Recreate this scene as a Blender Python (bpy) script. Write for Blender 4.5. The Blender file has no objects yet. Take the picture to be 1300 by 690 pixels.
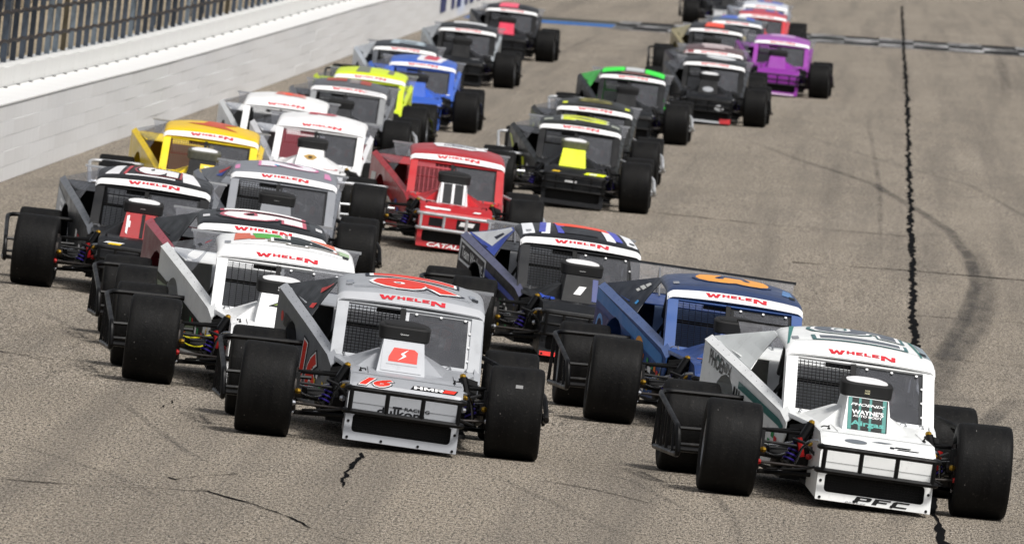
import bpy, bmesh, math, random
from mathutils import Vector, Matrix
R = math.radians
random.seed(7)
SC = bpy.context.scene
COL = SC.collection

# ------------------------------------------------------------------ camera
cam_d = bpy.data.cameras.new('camera')
cam = bpy.data.objects.new('camera', cam_d); COL.objects.link(cam); SC.camera = cam
FPX, CAM_H, ROLL = 16800.0, 4.76, R(5.8)
pitch, yaw = math.atan(560/FPX), math.atan(434/FPX)
fw = Vector((-math.sin(yaw)*math.cos(pitch), math.cos(yaw)*math.cos(pitch), -math.sin(pitch)))
r0 = fw.cross(Vector((0, 0, 1))).normalized(); u0 = r0.cross(fw)
rv = r0*math.cos(ROLL) + u0*math.sin(ROLL); uv = u0*math.cos(ROLL) - r0*math.sin(ROLL)
cm = Matrix((rv, uv, -fw)).transposed().to_4x4(); cm.translation = Vector((0, 0, CAM_H))
cam.matrix_world = cm
cam_d.sensor_fit = 'HORIZONTAL'; cam_d.sensor_width = 36; cam_d.lens = 36*FPX/1300
cam_d.clip_start = 1; cam_d.clip_end = 6000
cam_d.dof.use_dof = True; cam_d.dof.focus_distance = 101; cam_d.dof.aperture_fstop = 13.0

# ------------------------------------------------------------------ world, sun, exposure
SUN_EL, SUN_AZ = 58, 142      # azimuth clockwise from +Y (track direction)
w = bpy.data.worlds.new('World'); SC.world = w; w.use_nodes = True
nt = w.node_tree; bg = nt.nodes['Background']
sky = nt.nodes.new('ShaderNodeTexSky'); sky.sky_type = 'NISHITA'; sky.sun_disc = False
sky.sun_elevation = R(SUN_EL); sky.sun_rotation = R(SUN_AZ); sky.dust_density = 4.0; sky.air_density = 0.8; sky.ozone_density = 0.6
hs = nt.nodes.new('ShaderNodeHueSaturation'); hs.inputs['Saturation'].default_value = 0.22
nt.links.new(sky.outputs[0], hs.inputs['Color']); nt.links.new(hs.outputs[0], bg.inputs[0])
bg.inputs[1].default_value = 0.085
sd = bpy.data.lights.new('sun', 'SUN'); sd.energy = 2.0; sd.angle = R(9); sd.color = (1, .965, .92)
sun = bpy.data.objects.new('sun', sd); COL.objects.link(sun)
sdir = Vector((math.sin(R(SUN_AZ))*math.cos(R(SUN_EL)), math.cos(R(SUN_AZ))*math.cos(R(SUN_EL)), math.sin(R(SUN_EL))))
sun.rotation_euler = sdir.to_track_quat('Z', 'Y').to_euler(); sun.location = (0, 60, 60)
SC.view_settings.view_transform = 'Standard'; SC.view_settings.look = 'None'
SC.view_settings.exposure = 0.46; SC.view_settings.gamma = 1.0

# ------------------------------------------------------------------ helpers
def lin(h):
    h = h.lstrip('#'); o = []
    for i in (0, 2, 4):
        c = int(h[i:i+2], 16)/255; o.append(c/12.92 if c <= .04045 else ((c+.055)/1.055)**2.4)
    return (*o, 1)

def ss(a, b, x):
    t = min(1, max(0, (x-a)/(b-a))); return t*t*(3-2*t)
def bank(Y): return R(2.0)*ss(130, 270, Y)
def gz(X, Y): return math.tan(bank(Y))*(X-1.5) - .30*ss(104, 150, Y)*(1-ss(200, 290, Y))
def gn(X, Y):
    e = .5
    return Vector((-(gz(X+e, Y)-gz(X-e, Y)), -(gz(X, Y+e)-gz(X, Y-e)), 2*e)).normalized()

class NT:
    def __init__(s, name):
        s.m = bpy.data.materials.new(name); s.m.use_nodes = True; s.t = s.m.node_tree
        s.b = s.t.nodes['Principled BSDF']; s.out = s.t.nodes['Material Output']
    def n(s, typ, **kw):
        x = s.t.nodes.new(typ)
        for k, v in kw.items():
            if k in x.inputs: x.inputs[k].default_value = v
            else: setattr(x, k, v)
        return x
    def l(s, a, b): s.t.links.new(a, b)
    def noise(s, scale, detail=3, rough=.55, stretch=(1, 1, 1), coord='Object'):
        tc = s.n('ShaderNodeTexCoord'); mp = s.n('ShaderNodeMapping'); mp.inputs['Scale'].default_value = stretch
        s.l(tc.outputs[coord], mp.inputs[0])
        no = s.n('ShaderNodeTexNoise'); no.inputs['Scale'].default_value = scale; no.inputs['Detail'].default_value = detail
        no.inputs['Roughness'].default_value = rough
        s.l(mp.outputs[0], no.inputs['Vector']); return no.outputs['Fac']
    def ramp(s, fac, stops):
        r = s.n('ShaderNodeValToRGB'); e = r.color_ramp.elements
        while len(e) < len(stops): e.new(.5)
        for i, (p, c) in enumerate(stops):
            e[i].position = p; e[i].color = c if isinstance(c, tuple) else (c, c, c, 1)
        s.l(fac, r.inputs[0]); return r.outputs[0]
    def mix(s, fac, a, b, mode='MIX'):
        m = s.n('ShaderNodeMix', data_type='RGBA', blend_type=mode)
        for sock, v in ((m.inputs[0], fac), (m.inputs[6], a), (m.inputs[7], b)):
            if isinstance(v, (int, float)): sock.default_value = v
            elif isinstance(v, tuple): sock.default_value = v
            else: s.l(v, sock)
        return m.outputs[2]
    def bump(s, h, strength, dist=.01):
        b = s.n('ShaderNodeBump'); b.inputs['Strength'].default_value = strength; b.inputs['Distance'].default_value = dist
        s.l(h, b.inputs['Height']); s.l(b.outputs[0], s.b.inputs['Normal'])

_mats = {}
def paint(hexc, rough=.36, metal=0.0, coat=.12, dirt=.3):
    """sheet-metal race paint: faint mottling, rubber specks, gloss variation"""
    key = ('p', hexc, rough, metal, coat, dirt)
    if key in _mats: return _mats[key]
    s = NT('paint_' + hexc.strip('#')); c = lin(hexc)
    if max(c[:3]) < .09: coat = min(coat, .06); s.b.inputs['Specular IOR Level'].default_value = .22; c = tuple(v*.38 for v in c[:3]) + (1,)
    n1 = s.noise(3.5, 4); dark = tuple(v*.90 for v in c[:3]) + (1,)
    base = s.mix(s.ramp(n1, [(.35, 0.0), (.7, 1.0)]), c, dark)
    n2 = s.noise(70, 2, .6); sp = s.ramp(n2, [(.70, 0.0), (.76, dirt)])
    base = s.mix(sp, base, (.035, .032, .03, 1))
    n3 = s.noise(8, 5, .7); base = s.mix(s.ramp(n3, [(.56, 0.0), (.80, .30)]), base, (.10, .092, .084, 1))
    s.l(base, s.b.inputs['Base Color'])
    s.l(s.ramp(s.noise(6, 3), [(.3, rough*.8), (.7, min(1, rough*1.4))]), s.b.inputs['Roughness'])
    s.b.inputs['Metallic'].default_value = metal
    s.b.inputs['Coat Weight'].default_value = coat; s.b.inputs['Coat Roughness'].default_value = .12
    s.bump(s.noise(3.0, 2), .09, .02)
    _mats[key] = s.m; return s.m

def plain(hexc, rough=.5, metal=0.0, name='finish', var=.3, scale=25):
    key = ('f', hexc, rough, metal, name)
    if key in _mats: return _mats[key]
    s = NT(name + '_' + hexc.strip('#')); c = lin(hexc)
    n1 = s.noise(scale, 3)
    s.l(s.mix(s.ramp(n1, [(.35, 0.0), (.7, 1.0)]), c, tuple(v*(1-var) for v in c[:3]) + (1,)), s.b.inputs['Base Color'])
    s.b.inputs['Roughness'].default_value = rough; s.b.inputs['Metallic'].default_value = metal
    _mats[key] = s.m; return s.m

def tyre_mat():
    s = NT('tyre_rubber')
    n1 = s.noise(1.6, 5, .65, (9, .8, .8)); n2 = s.noise(38, 4, .7)
    a = s.mix(s.ramp(n1, [(.3, 0.0), (.75, 1.0)]), (.003, .003, .0034, 1), (.011, .0107, .0103, 1))
    a = s.mix(s.ramp(n2, [(.60, 0.0), (.74, .55)]), a, (.050, .046, .041, 1))
    n3 = s.noise(30, 2, .5, (1.6, .5, .5)); a = s.mix(s.ramp(n3, [(.76, 0.0), (.79, .8)]), a, (.22, .21, .20, 1))
    s.l(a, s.b.inputs['Base Color'])
    s.l(s.ramp(n1, [(.3, .46), (.7, .72)]), s.b.inputs['Roughness'])
    s.b.inputs['Specular IOR Level'].default_value = .12
    s.bump(n2, .6, .005); return s.m

def glass_mat():
    s = NT('polycarbonate_glass')
    tr = s.n('ShaderNodeBsdfTransparent'); tr.inputs[0].default_value = (.55, .56, .60, 1)
    s.b.inputs['Base Color'].default_value = (.17, .175, .19, 1); s.b.inputs['Roughness'].default_value = .08
    dirt = s.ramp(s.noise(7, 5, .65), [(.35, .28), (.58, .36), (.74, .62)])
    mx = s.n('ShaderNodeMixShader'); s.l(dirt, mx.inputs[0]); s.l(tr.outputs[0], mx.inputs[1]); s.l(s.b.outputs[0], mx.inputs[2])
    s.l(mx.outputs[0], s.out.inputs[0]); return s.m

def clear_mat():
    s = NT('clear_spoiler_plastic')
    tr = s.n('ShaderNodeBsdfTransparent'); tr.inputs[0].default_value = (.85, .86, .88, 1)
    s.b.inputs['Base Color'].default_value = (.4, .4, .42, 1); s.b.inputs['Roughness'].default_value = .15
    mx = s.n('ShaderNodeMixShader'); s.l(s.ramp(s.noise(8, 4), [(.3, .10), (.7, .22)]), mx.inputs[0])
    s.l(tr.outputs[0], mx.inputs[1]); s.l(s.b.outputs[0], mx.inputs[2]); s.l(mx.outputs[0], s.out.inputs[0]); return s.m

# ---- mesh builder
class MB:
    def __init__(s): s.v = []; s.f = []
    def add(s, vs, fs):
        o = len(s.v); s.v += [tuple(p) for p in vs]; s.f += [tuple(i+o for i in f) for f in fs]
    def box(s, c, d, M=None):
        x, y, z = d[0]/2, d[1]/2, d[2]/2
        vs = [Vector((sx*x, sy*y, sz*z)) for sx in (-1, 1) for sy in (-1, 1) for sz in (-1, 1)]
        if M: vs = [M @ v for v in vs]
        s.add([v+Vector(c) for v in vs], [(0, 1, 3, 2), (4, 6, 7, 5), (0, 4, 5, 1), (2, 3, 7, 6), (0, 2, 6, 4), (1, 5, 7, 3)])
    def hexa(s, b, t):   # bottom ring, top ring (same count)
        n = len(b); s.add(list(b)+list(t), [tuple(reversed(range(n))), tuple(range(n, 2*n))] + [(i, (i+1) % n, n+(i+1) % n, n+i) for i in range(n)])
    def tube(s, pts, r, n=8, cap=True, smooth=0):
        P = [Vector(p) for p in pts]
        if smooth:   # round the corners
            Q = [P[0]]
            for i in range(1, len(P)-1):
                a = P[i] + (P[i-1]-P[i]).normalized()*min(smooth, (P[i-1]-P[i]).length*.45)
                b = P[i] + (P[i+1]-P[i]).normalized()*min(smooth, (P[i+1]-P[i]).length*.45)
                for k in range(4):
                    t = k/3; Q.append(a*(1-t)**2 + P[i]*2*t*(1-t) + b*t*t)
            Q.append(P[-1]); P = Q
        rs = r if isinstance(r, (list, tuple)) else [r]*len(P)
        rings = []; up = None
        for i, p in enumerate(P):
            d = ((P[i+1]-p) if i < len(P)-1 else (p-P[i-1])).normalized()
            if 0 < i < len(P)-1: d = (P[i+1]-P[i-1]).normalized()
            if up is None: up = Vector((0, 0, 1)) if abs(d.z) < .9 else Vector((1, 0, 0))
            a = d.cross(up).normalized(); b = a.cross(d).normalized(); up = b
            rings.append([p + (a*math.cos(2*math.pi*k/n) + b*math.sin(2*math.pi*k/n))*rs[i] for k in range(n)])
        vs = [q for g in rings for q in g]; fs = []
        for i in range(len(P)-1):
            for k in range(n):
                k2 = (k+1) % n; fs.append((i*n+k, i*n+k2, (i+1)*n+k2, (i+1)*n+k))
        if cap: fs += [tuple(reversed(range(n))), tuple(range((len(P)-1)*n, len(P)*n))]
        s.add(vs, fs)
    def lathe(s, prof, n=32, axis='x', c=(0, 0, 0), closed=False):
        vs = []; fs = []; m = len(prof)
        for k in range(n):
            a = 2*math.pi*k/n
            for h, r in prof:
                p = (h, r*math.cos(a), r*math.sin(a)) if axis == 'x' else (r*math.cos(a), r*math.sin(a), h)
                vs.append((p[0]+c[0], p[1]+c[1], p[2]+c[2]))
        for k in range(n):
            k2 = (k+1) % n
            for i in range(m if closed else m-1):
                j = (i+1) % m; fs.append((k*m+i, k*m+j, k2*m+j, k2*m+i))
        s.add(vs, fs)
    def plate(s, poly, th):   # flat polygon with thickness, outer face = poly
        P = [Vector(p) for p in poly]; nrm = (P[1]-P[0]).cross(P[2]-P[0])
        for i in range(3, len(P)): nrm += (P[i-1]-P[0]).cross(P[i]-P[0])
        nrm.normalize(); s.hexa([p-nrm*th for p in P], P)
    def grid(s, G, th):       # sheet of points with thickness (downwards)
        m, n = len(G), len(G[0]); vs = [Vector(p) for r_ in G for p in r_]
        lo = [p-Vector((0, 0, th)) for p in vs]; fs = []
        N = m*n
        for i in range(m-1):
            for j in range(n-1):
                a, b, c, d = i*n+j, i*n+j+1, (i+1)*n+j+1, (i+1)*n+j
                fs += [(a, b, c, d), (N+d, N+c, N+b, N+a)]
        rim = [j for j in range(n)] + [i*n+n-1 for i in range(1, m)] + [(m-1)*n+j for j in range(n-2, -1, -1)] + [i*n for i in range(m-2, 0, -1)]
        for k in range(len(rim)):
            a, b = rim[k], rim[(k+1) % len(rim)]; fs.append((b, a, N+a, N+b))
        s.add(vs+lo, fs)
    def ring(s, outer, inner, th):  # plate with a hole; loops of equal count
        O = [Vector(p) for p in outer]; I = [Vector(p) for p in inner]; n = len(O)
        nrm = Vector()
        for i in range(1, n-1): nrm += (O[i]-O[0]).cross(O[i+1]-O[0])
        nrm.normalize(); d = -nrm*th
        vs = O + I + [p+d for p in O] + [p+d for p in I]; fs = []
        for i in range(n):
            j = (i+1) % n
            fs += [(i, j, n+j, n+i), (2*n+j, 2*n+i, 3*n+i, 3*n+j), (j, i, 2*n+i, 2*n+j), (n+i, n+j, 3*n+j, 3*n+i)]
        s.add(vs, fs)
    def mesh(s, name, fn=None, smooth=35):
        me = bpy.data.meshes.new(name)
        me.from_pydata([tuple(fn(p)) for p in s.v] if fn else s.v, [], s.f)
        bm = bmesh.new(); bm.from_mesh(me); bmesh.ops.recalc_face_normals(bm, faces=bm.faces); bm.to_mesh(me); bm.free()
        if smooth:
            me.shade_smooth(); me.set_sharp_from_angle(angle=R(smooth))
        me.materials.append(None); return me

def obj(name, me, mat, parent=None, loc=None):
    o = bpy.data.objects.new(name, me); COL.objects.link(o)
    if mat is not None:
        if not len(me.materials): me.materials.append(None)
        o.material_slots[0].link = 'OBJECT'; o.material_slots[0].material = mat
    if parent: o.parent = parent
    if loc: o.location = loc
    return o
def empty(name, parent=None, loc=(0, 0, 0)):
    o = bpy.data.objects.new(name, None); COL.objects.link(o); o.location = loc; o.empty_display_size = .2
    if parent: o.parent = parent
    return o
def tag(o, label=None, cat=None, group=None, kind=None):
    for k, v in (('label', label), ('category', cat), ('group', group), ('kind', kind)):
        if v: o[k] = v
    return o

# ------------------------------------------------------------------ the track
def asphalt():
    s = NT('worn_race_asphalt')
    big = s.noise(.16, 5, .6, (1, .25, 1)); mid = s.noise(1.3, 5, .65, (1, .16, 1))
    fine = s.noise(44, 3, .72, (1, .12, 1)); grit = s.noise(110, 2, .8, (1, .08, 1)); streak = s.noise(1.5, 5, .65, (1, .012, 1)); patch = s.noise(.5, 4, .6, (1, .10, 1))
    c = s.mix(s.ramp(big, [(.3, 0.0), (.7, 1.0)]), (.236, .200, .153, 1), (.308, .263, .205, 1))
    c = s.mix(s.ramp(mid, [(.32, .50), (.58, 0.0)]), c, (.150, .130, .106, 1))
    c = s.mix(s.ramp(patch, [(.52, 0.0), (.70, .35)]), c, (.38, .33, .265, 1))
    c = s.mix(s.ramp(fine, [(.38, 1.0), (.51, 0.0)]), c, (.040, .036, .031, 1))
    c = s.mix(s.ramp(fine, [(.54, 0.0), (.66, .75)]), c, (.46, .41, .35, 1))
    c = s.mix(s.ramp(grit, [(.53, 0.0), (.66, .9)]), c, (.54, .485, .42, 1))
    c = s.mix(s.ramp(grit, [(.35, .95), (.45, 0.0)]), c, (.022, .020, .017, 1))
    c = s.mix(s.ramp(streak, [(.46, 0.0), (.72, .55)]), c, (.105, .094, .082, 1))
    s.l(c, s.b.inputs['Base Color']); s.b.inputs['Roughness'].default_value = .9
    s.b.inputs['Specular IOR Level'].default_value = .15
    s.bump(fine, 1.0, .016); return s.m

ASPH = asphalt()
def sheet(xs, ys, dz, name, mat, kind='structure', zf=gz):
    vs = [(x, y, zf(x, y)+dz) for y in ys for x in xs]; n = len(xs)
    fs = [(j*n+i, j*n+i+1, (j+1)*n+i+1, (j+1)*n+i) for j in range(len(ys)-1) for i in range(n-1)]
    me = bpy.data.meshes.new(name); me.from_pydata(vs, [], fs); me.shade_smooth(); me.materials.append(None)
    o = obj(name, me, mat); o['kind'] = kind; return o
frange = lambda a, b, st: [a+i*st for i in range(int(round((b-a)/st))+1)]
_wp = [(-60, -9.3), (60, -10.12), (150.0, -10.79), (158.4, -10.85), (168.0, -10.93), (179.1, -11.05), (192.2, -11.19), (207.3, -11.36), (222.8, -11.44), (238.9, -11.45), (255.9, -11.39), (274.7, -11.28), (299.4, -11.27), (330.9, -11.32), (369.8, -11.38), (401.2, -11.43), (700, -11.45)]
def _wlin(Y):
    for (a, xa), (b, xb) in zip(_wp, _wp[1:]):
        if Y <= b: return xa+(xb-xa)*(Y-a)/(b-a)
    return _wp[-1][1]
_wt = [sum(_wlin(min(690, max(-50, y+d)))*math.exp(-(d/9.0)**2) for d in range(-18, 19, 3))/sum(math.exp(-(d/9.0)**2) for d in range(-18, 19, 3)) for y in range(-40, 641, 4)]
def wall_x(Y):   # the barrier's foot along the track edge
    f = min(max((Y+40)/4, 0), len(_wt)-1.001); k = int(f); return _wt[k]+(_wt[k+1]-_wt[k])*(f-k)
track = sheet(frange(-12.0, 48, 2.0), frange(-60, 620, 4.0), 0, 'race_track', ASPH)
gm = NT('infield_ground'); gm.l(gm.mix(gm.noise(.4, 5), (.05, .075, .03, 1), (.10, .11, .055, 1)), gm.b.inputs['Base Color']); gm.b.inputs['Roughness'].default_value = .95
sheet([-3000, -200, -60, 0, 60, 200, 3000], [-3000, -300, 0, 300, 700, 1200, 3000], -1.9, 'ground', gm.m, zf=lambda x, y: 0)

TAR = plain('#08080a', .95, 0, 'tar', .3, 9); TAR.node_tree.nodes['Principled BSDF'].inputs['Specular IOR Level'].default_value = .05
def skid_mat(lo=.03, hi=.36):
    s = NT('rubber_skid'); tr = s.n('ShaderNodeBsdfTransparent')
    s.b.inputs['Base Color'].default_value = (.045, .042, .04, 1); s.b.inputs['Roughness'].default_value = .8
    mx = s.n('ShaderNodeMixShader'); at = s.n('ShaderNodeAttribute', attribute_name='rubber'); mu = s.n('ShaderNodeMath', operation='MULTIPLY'); s.l(s.ramp(s.noise(1.3, 5, .7, (3, .25, 1)), [(.35, lo), (.7, hi)]), mu.inputs[0]); s.l(at.outputs['Fac'], mu.inputs[1]); s.l(mu.outputs[0], mx.inputs[0])
    s.l(tr.outputs[0], mx.inputs[1]); s.l(s.b.outputs[0], mx.inputs[2]); s.l(mx.outputs[0], s.out.inputs[0]); return s.m
SKID = skid_mat(); SKID2 = skid_mat(.15, .52)
def ribbon(name, pts, wid, dz, mat, jit=0.0, step=1.0, ywid=0.0, taper=True, soft=False, gap=0.0):
    P = []
    for (x0, y0), (x1, y1) in zip(pts, pts[1:]):
        n = max(1, int(math.hypot(x1-x0, (y1-y0))/step))
        for k in range(n): P.append((x0+(x1-x0)*k/n, y0+(y1-y0)*k/n))
    P.append(pts[-1]); vs = []; dens = []; jx = 0; N = len(P); wv = 1.0
    for i, (x, y) in enumerate(P):
        jx = jx*.55 + random.uniform(-1, 1)*jit; wv = wv*.7 + .3*random.uniform(-gap*1.2, 2.0)
        ww = wid*max(.04, wv)*random.uniform(.7, 1.3)/2 if jit else wid/2
        if taper and not soft: ww *= min(1, .25+min(i, N-1-i)*.25)
        yw = ywid/2*max(.05, wv)*random.uniform(.4, 1.3)
        e = min(1, min(i, N-1-i)/max(1, N*.25))
        for f, d in (((-1, 0), (-.45, 1), (.45, 1), (1, 0)) if soft else ((-1, 1), (1, 1))):
            a = (x+ww*f+jx, y+yw*f); vs.append((a[0], a[1], gz(*a)+dz)); dens.append(d*e)
    m_ = 4 if soft else 2
    fs = [(m_*i+k, m_*i+k+1, m_*i+m_+k+1, m_*i+m_+k) for i in range(N-1) for k in range(m_-1)]
    me = bpy.data.meshes.new(name); me.from_pydata(vs, [], fs); me.materials.append(None)
    if soft:
        at = me.attributes.new('rubber', 'FLOAT', 'POINT')
        for k, d in enumerate(dens): at.data[k].value = d
    return obj(name, me, mat, track)
ribbon('tar_seam', [(0.67, 461), (0.68, 341.1), (0.71, 259.6), (0.73, 205.8), (0.72, 172.5), (0.70, 142.9), (0.72, 118), (0.74, 100), (0.81, 94.3), (.85, 88)], .07, .008, TAR, .024, .37)
for pts, wd, yw in [
    ([(-3.53, 98.86), (-3.51, 97.2), (-3.52, 95.67), (-3.5, 94.72), (-3.47, 93.69)], .042, .1),
    ([(-5.31, 102.35), (-5.27, 103.05), (-5.25, 103.55), (-5.24, 104.33), (-5.21, 104.57)], .012, .12),
    ([(-4.63, 92.45), (-4.56, 92.24), (-4.51, 92.73), (-4.41, 93.19), (-4.32, 93.5), (-4.24, 93.93)], .02, .12),
    ([(-4.37, 91.15), (-4.29, 91.19), (-4.12, 90.54), (-3.91, 89.97), (-3.7, 89.2), (-3.48, 88.16), (-3.33, 87.42), (-3.1, 86.64)], .012, .09),
    ([(-5.65, 89.95), (-5.34, 90.07), (-4.92, 90.39), (-4.62, 90.82), (-4.29, 91.09)], .01, .07),
    ([(.92, 136.58), (1.26, 136.95), (1.83, 136.71), (4, 137)], .008, .13), ([(.91, 123.1), (1.29, 123.6), (1.41, 123.8)], .008, .09),
    ([(1.2, 109.5), (1.55, 109.7), (3, 110)], .008, .08), ([(-.81, 166.5), (.13, 167.2), (.73, 167.8), (2.14, 168.2), (5, 168)], .008, .16),
    ([(-7.04, 110.3), (-6.61, 109.8), (-6.15, 109.85)], .008, .08), ([(-2.13, 97.5), (-1.71, 96.9), (-1.28, 95.7)], .007, .04),
    ([(-2.87, 183.8), (-1.43, 182.9), (.64, 183.4)], .008, .12), ([(.75, 151), (1.9, 152), (3.5, 151.5)], .008, .1)]:
    ribbon('crack', pts, wd, .006, TAR, .016, .16, yw, gap=.1 if wd > .03 else .5)
for pts, wd in [
    ([(-2.79, 240.6), (-1.96, 232.5), (-1.15, 223.5), (-.51, 218.1), (.15, 211.6), (.84, 198.1), (1.27, 188.2), (1.5, 174.9), (1.52, 165), (1.31, 152.8), (.98, 138.2), (.73, 124)], .13),
    ([(-1.77, 247.9), (-.57, 234.4), (.76, 222.9), (1.73, 215.5), (2.45, 200.2), (3.2, 180)], .07),
    ([(1.73, 127.4), (1.36, 119.1), (.89, 108.5), (.38, 93.4)], .16), ([(-5.72, 104.2), (-5.18, 99.8), (-4.71, 96.3), (-4.36, 94.3)], .05),
    ([(3.2, 368.4), (3.08, 318.9), (2.9, 290.6), (2.63, 272.3)], .18), ([(-7.28, 297.4), (-7.3, 319.7), (-7.18, 339.8)], .12),
    ([(-2.7, 98.8), (-2.26, 96), (-1.73, 93), (-1.29, 90.1)], .07), ([(-2.16, 100.7), (-1.52, 98.9), (-.86, 94.2)], .05), ([(-7.84, 124.5), (-6.56, 115.5), (-5.79, 109.4)], .06),
    ([(1.52, 186), (1.62, 165), (1.42, 150), (1.08, 138), (.85, 128), (.5, 112)], .26), ([(-6.2, 96), (-5.0, 92), (-4.2, 88)], .05), ([(-1.9, 118), (-1.2, 104), (-.7, 95), (-.5, 88)], .05), ([(-.1, 262), (.25, 210), (.3, 170)], .06)]:
    ribbon('skid_mark', pts, wd*1.7, .004 if wd != .26 else .0055, SKID2 if wd in (.26, .13, .16) else SKID, .0, 2.0, soft=True)

# start line: two rows of black and white checks, a blue painted strip at the wall end
def checker():
    s = NT('start_line_paint'); tc = s.n('ShaderNodeTexCoord'); mp = s.n('ShaderNodeMapping'); mp.inputs['Scale'].default_value = (1/.95, 1/6.0, 0)
    s.l(tc.outputs['Object'], mp.inputs[0]); ck = s.n('ShaderNodeTexChecker'); ck.inputs['Scale'].default_value = 1
    ck.inputs['Color1'].default_value = (.55, .55, .55, 1); ck.inputs['Color2'].default_value = (.012, .012, .014, 1); s.l(mp.outputs[0], ck.inputs[0])
    wear = s.ramp(s.noise(1.2, 5, .7, (1, .3, 1)), [(.36, 0.0), (.56, .92)])
    s.l(s.mix(wear, ck.outputs[0], (.02, .02, .02, 1)), s.b.inputs['Base Color']); s.b.inputs['Roughness'].default_value = .8; s.b.inputs['Specular IOR Level'].default_value = .05; return s.m
sheet(frange(-7.2, 14, 1.0), frange(353, 371, 1.0), .004, 'start_line', checker())
bl = plain('#3f6fae', .8, 0, 'blue_track_paint', .5, 1.2); bl.node_tree.nodes['Principled BSDF'].inputs['Specular IOR Level'].default_value = .05
sheet(frange(-11.2, -7.2, 1.0), frange(356, 362, 1.0), .004, 'start_line_blue_strip', bl)
sheet(frange(-11.2, -7.2, 1.0), frange(363, 369, 1.0), .004, 'start_line_dark_strip', plain('#3d3f38', .8, 0, 'dark_track_paint', .5, 1.2))

# ------------------------------------------------------------------ wall, fence
def white_wall_mat(name, c, streaks=.35):
    s = NT(name); n1 = s.noise(1.2, 4, .6, (.3, 1.6, .25)); n2 = s.noise(.25, 4, .6, (1, .3, 2))
    a = s.mix(s.ramp(n1, [(.42, 0.0), (.72, streaks)]), c, tuple(v*.62 for v in c[:3]) + (1,))
    a = s.mix(s.ramp(n2, [(.5, 0.0), (.75, .18)]), a, (.46, .44, .40, 1))
    n3 = s.noise(9, 2, .5, (1, .5, 1)); a = s.mix(s.ramp(n3, [(.74, 0.0), (.77, .5)]), a, (.08, .08, .08, 1))
    s.l(a, s.b.inputs['Base Color']); s.b.inputs['Roughness'].default_value = .6; return s.m
WALLM = white_wall_mat('white_barrier_paint', (.85, .855, .86, 1), .2); CONC = white_wall_mat('white_concrete_paint', (.74, .74, .72, 1), .2)
TOPM = white_wall_mat('white_cover_paint', (.80, .80, .79, 1), .15)
W0, W1 = 132.0, 470.0
bar = empty('barrier_wall', None, (wall_x(W0), W0, 0))
tag(bar, 'long white painted steel tube barrier wall running beside the race track', 'wall')
bc = MB(); bc.box((0, 0, 0), (.20, 12.175, .1948)); tube_me = bc.mesh('steel_tube')
bm_ = bmesh.new(); bm_.from_mesh(tube_me); bmesh.ops.bevel(bm_, geom=list(bm_.edges), offset=.003, segments=2, affect='EDGES'); bm_.to_mesh(tube_me); bm_.free()
bp = MB(); bp.box((0, 0, 0), (.62, 3.085, .02)); plate_me = bp.mesh('cover_plate')
bb = MB(); bb.lathe([(0, .0), (0, .028), (.018, .028), (.018, .0)], 8, 'z'); bolt_me = bb.mesh('bolt')
def wall_rot(Y):
    return -math.atan2(wall_x(Y+2)-wall_x(Y-2), 4.0)
def put(me, name, mat, parent, X, Y, z, rz=0, rx=0):
    o = obj(name, me, mat, parent); o.location = (X-parent.location.x, Y-parent.location.y, z-parent.location.z); o.rotation_euler = (rx, 0, rz); return o
def slope(Y): return math.atan2(gz(-11, Y+3)-gz(-11, Y-3), 6)
for row in range(5):
    Y = W0 + (row % 2)*5.1 + row*.75
    while Y < W1:
        X = wall_x(Y); put(tube_me, 'steel_tube', WALLM, bar, X-.10+random.uniform(-.002, .002), Y, gz(X, Y)+.10+row*.196, wall_rot(Y), slope(Y)); Y += 12.18
Y = W0
while Y < 340:
    X = wall_x(Y); put(plate_me, 'cover_plate', TOPM, bar, X-.30, Y, gz(X, Y)+1.01, wall_rot(Y), slope(Y))
    put(bolt_me, 'bolt', plain('#2b2b2b', .6, 0, 'bolt'), bar, X-.57, Y-.9, gz(X, Y)+1.022); Y += 3.1
def strip_wall(xoff0, xoff1, z0, z1, y0, y1, name):
    m = MB(); ys = frange(y0, y1, 4.0)
    ring_ = lambda Y: [(wall_x(Y)+xoff0, Y, gz(-11, Y)+z0), (wall_x(Y)+xoff1, Y, gz(-11, Y)+z0), (wall_x(Y)+xoff1, Y, gz(-11, Y)+z1), (wall_x(Y)+xoff0, Y, gz(-11, Y)+z1)]
    for a, b in zip(ys, ys[1:]): m.hexa(ring_(a), ring_(b))
    return m.mesh(name, smooth=20)
# back wall built of cast sections
cw = tag(empty('concrete_wall', None, (wall_x(W0)-.9, W0, 0)), 'white concrete wall standing behind the steel barrier and under the fence', 'wall')
Y = W0; secm = MB(); secm.box((0, 0, 0), (.35, 3.998, 1.9)); sec_me = secm.mesh('wall_section')
bm_ = bmesh.new(); bm_.from_mesh(sec_me); bmesh.ops.bevel(bm_, geom=list(bm_.edges), offset=.008, segments=2, affect='EDGES'); bm_.to_mesh(sec_me); bm_.free()
while Y < W1:
    X = wall_x(Y); put(sec_me, 'wall_section', CONC, cw, X-.81, Y, gz(X, Y)+.34, wall_rot(Y), slope(Y)); Y += 4.0
# blue painted sponsor letters far along the barrier (blurred beyond reading)
blu = plain('#27306e', .6, 0, 'blue_letter_paint', .3, 4)
lm = MB(); lm.box((0, 0, 0), (.006, 1.0, .70)); letter_me = lm.mesh('painted_letter_block')
for Y, k in ((343, 4.6), (351, 2.6), (356, 3.4), (362.5, 2.2), (367.5, 3.6), (374, 3.0), (380, 3.4), (387, 2.4), (392, 3.0)):
    o = put(letter_me, 'painted_letter_block', blu, bar, wall_x(Y)+.012, Y, gz(-11, Y)+.62, wall_rot(Y)); o.scale = (1, k, 1)
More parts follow.
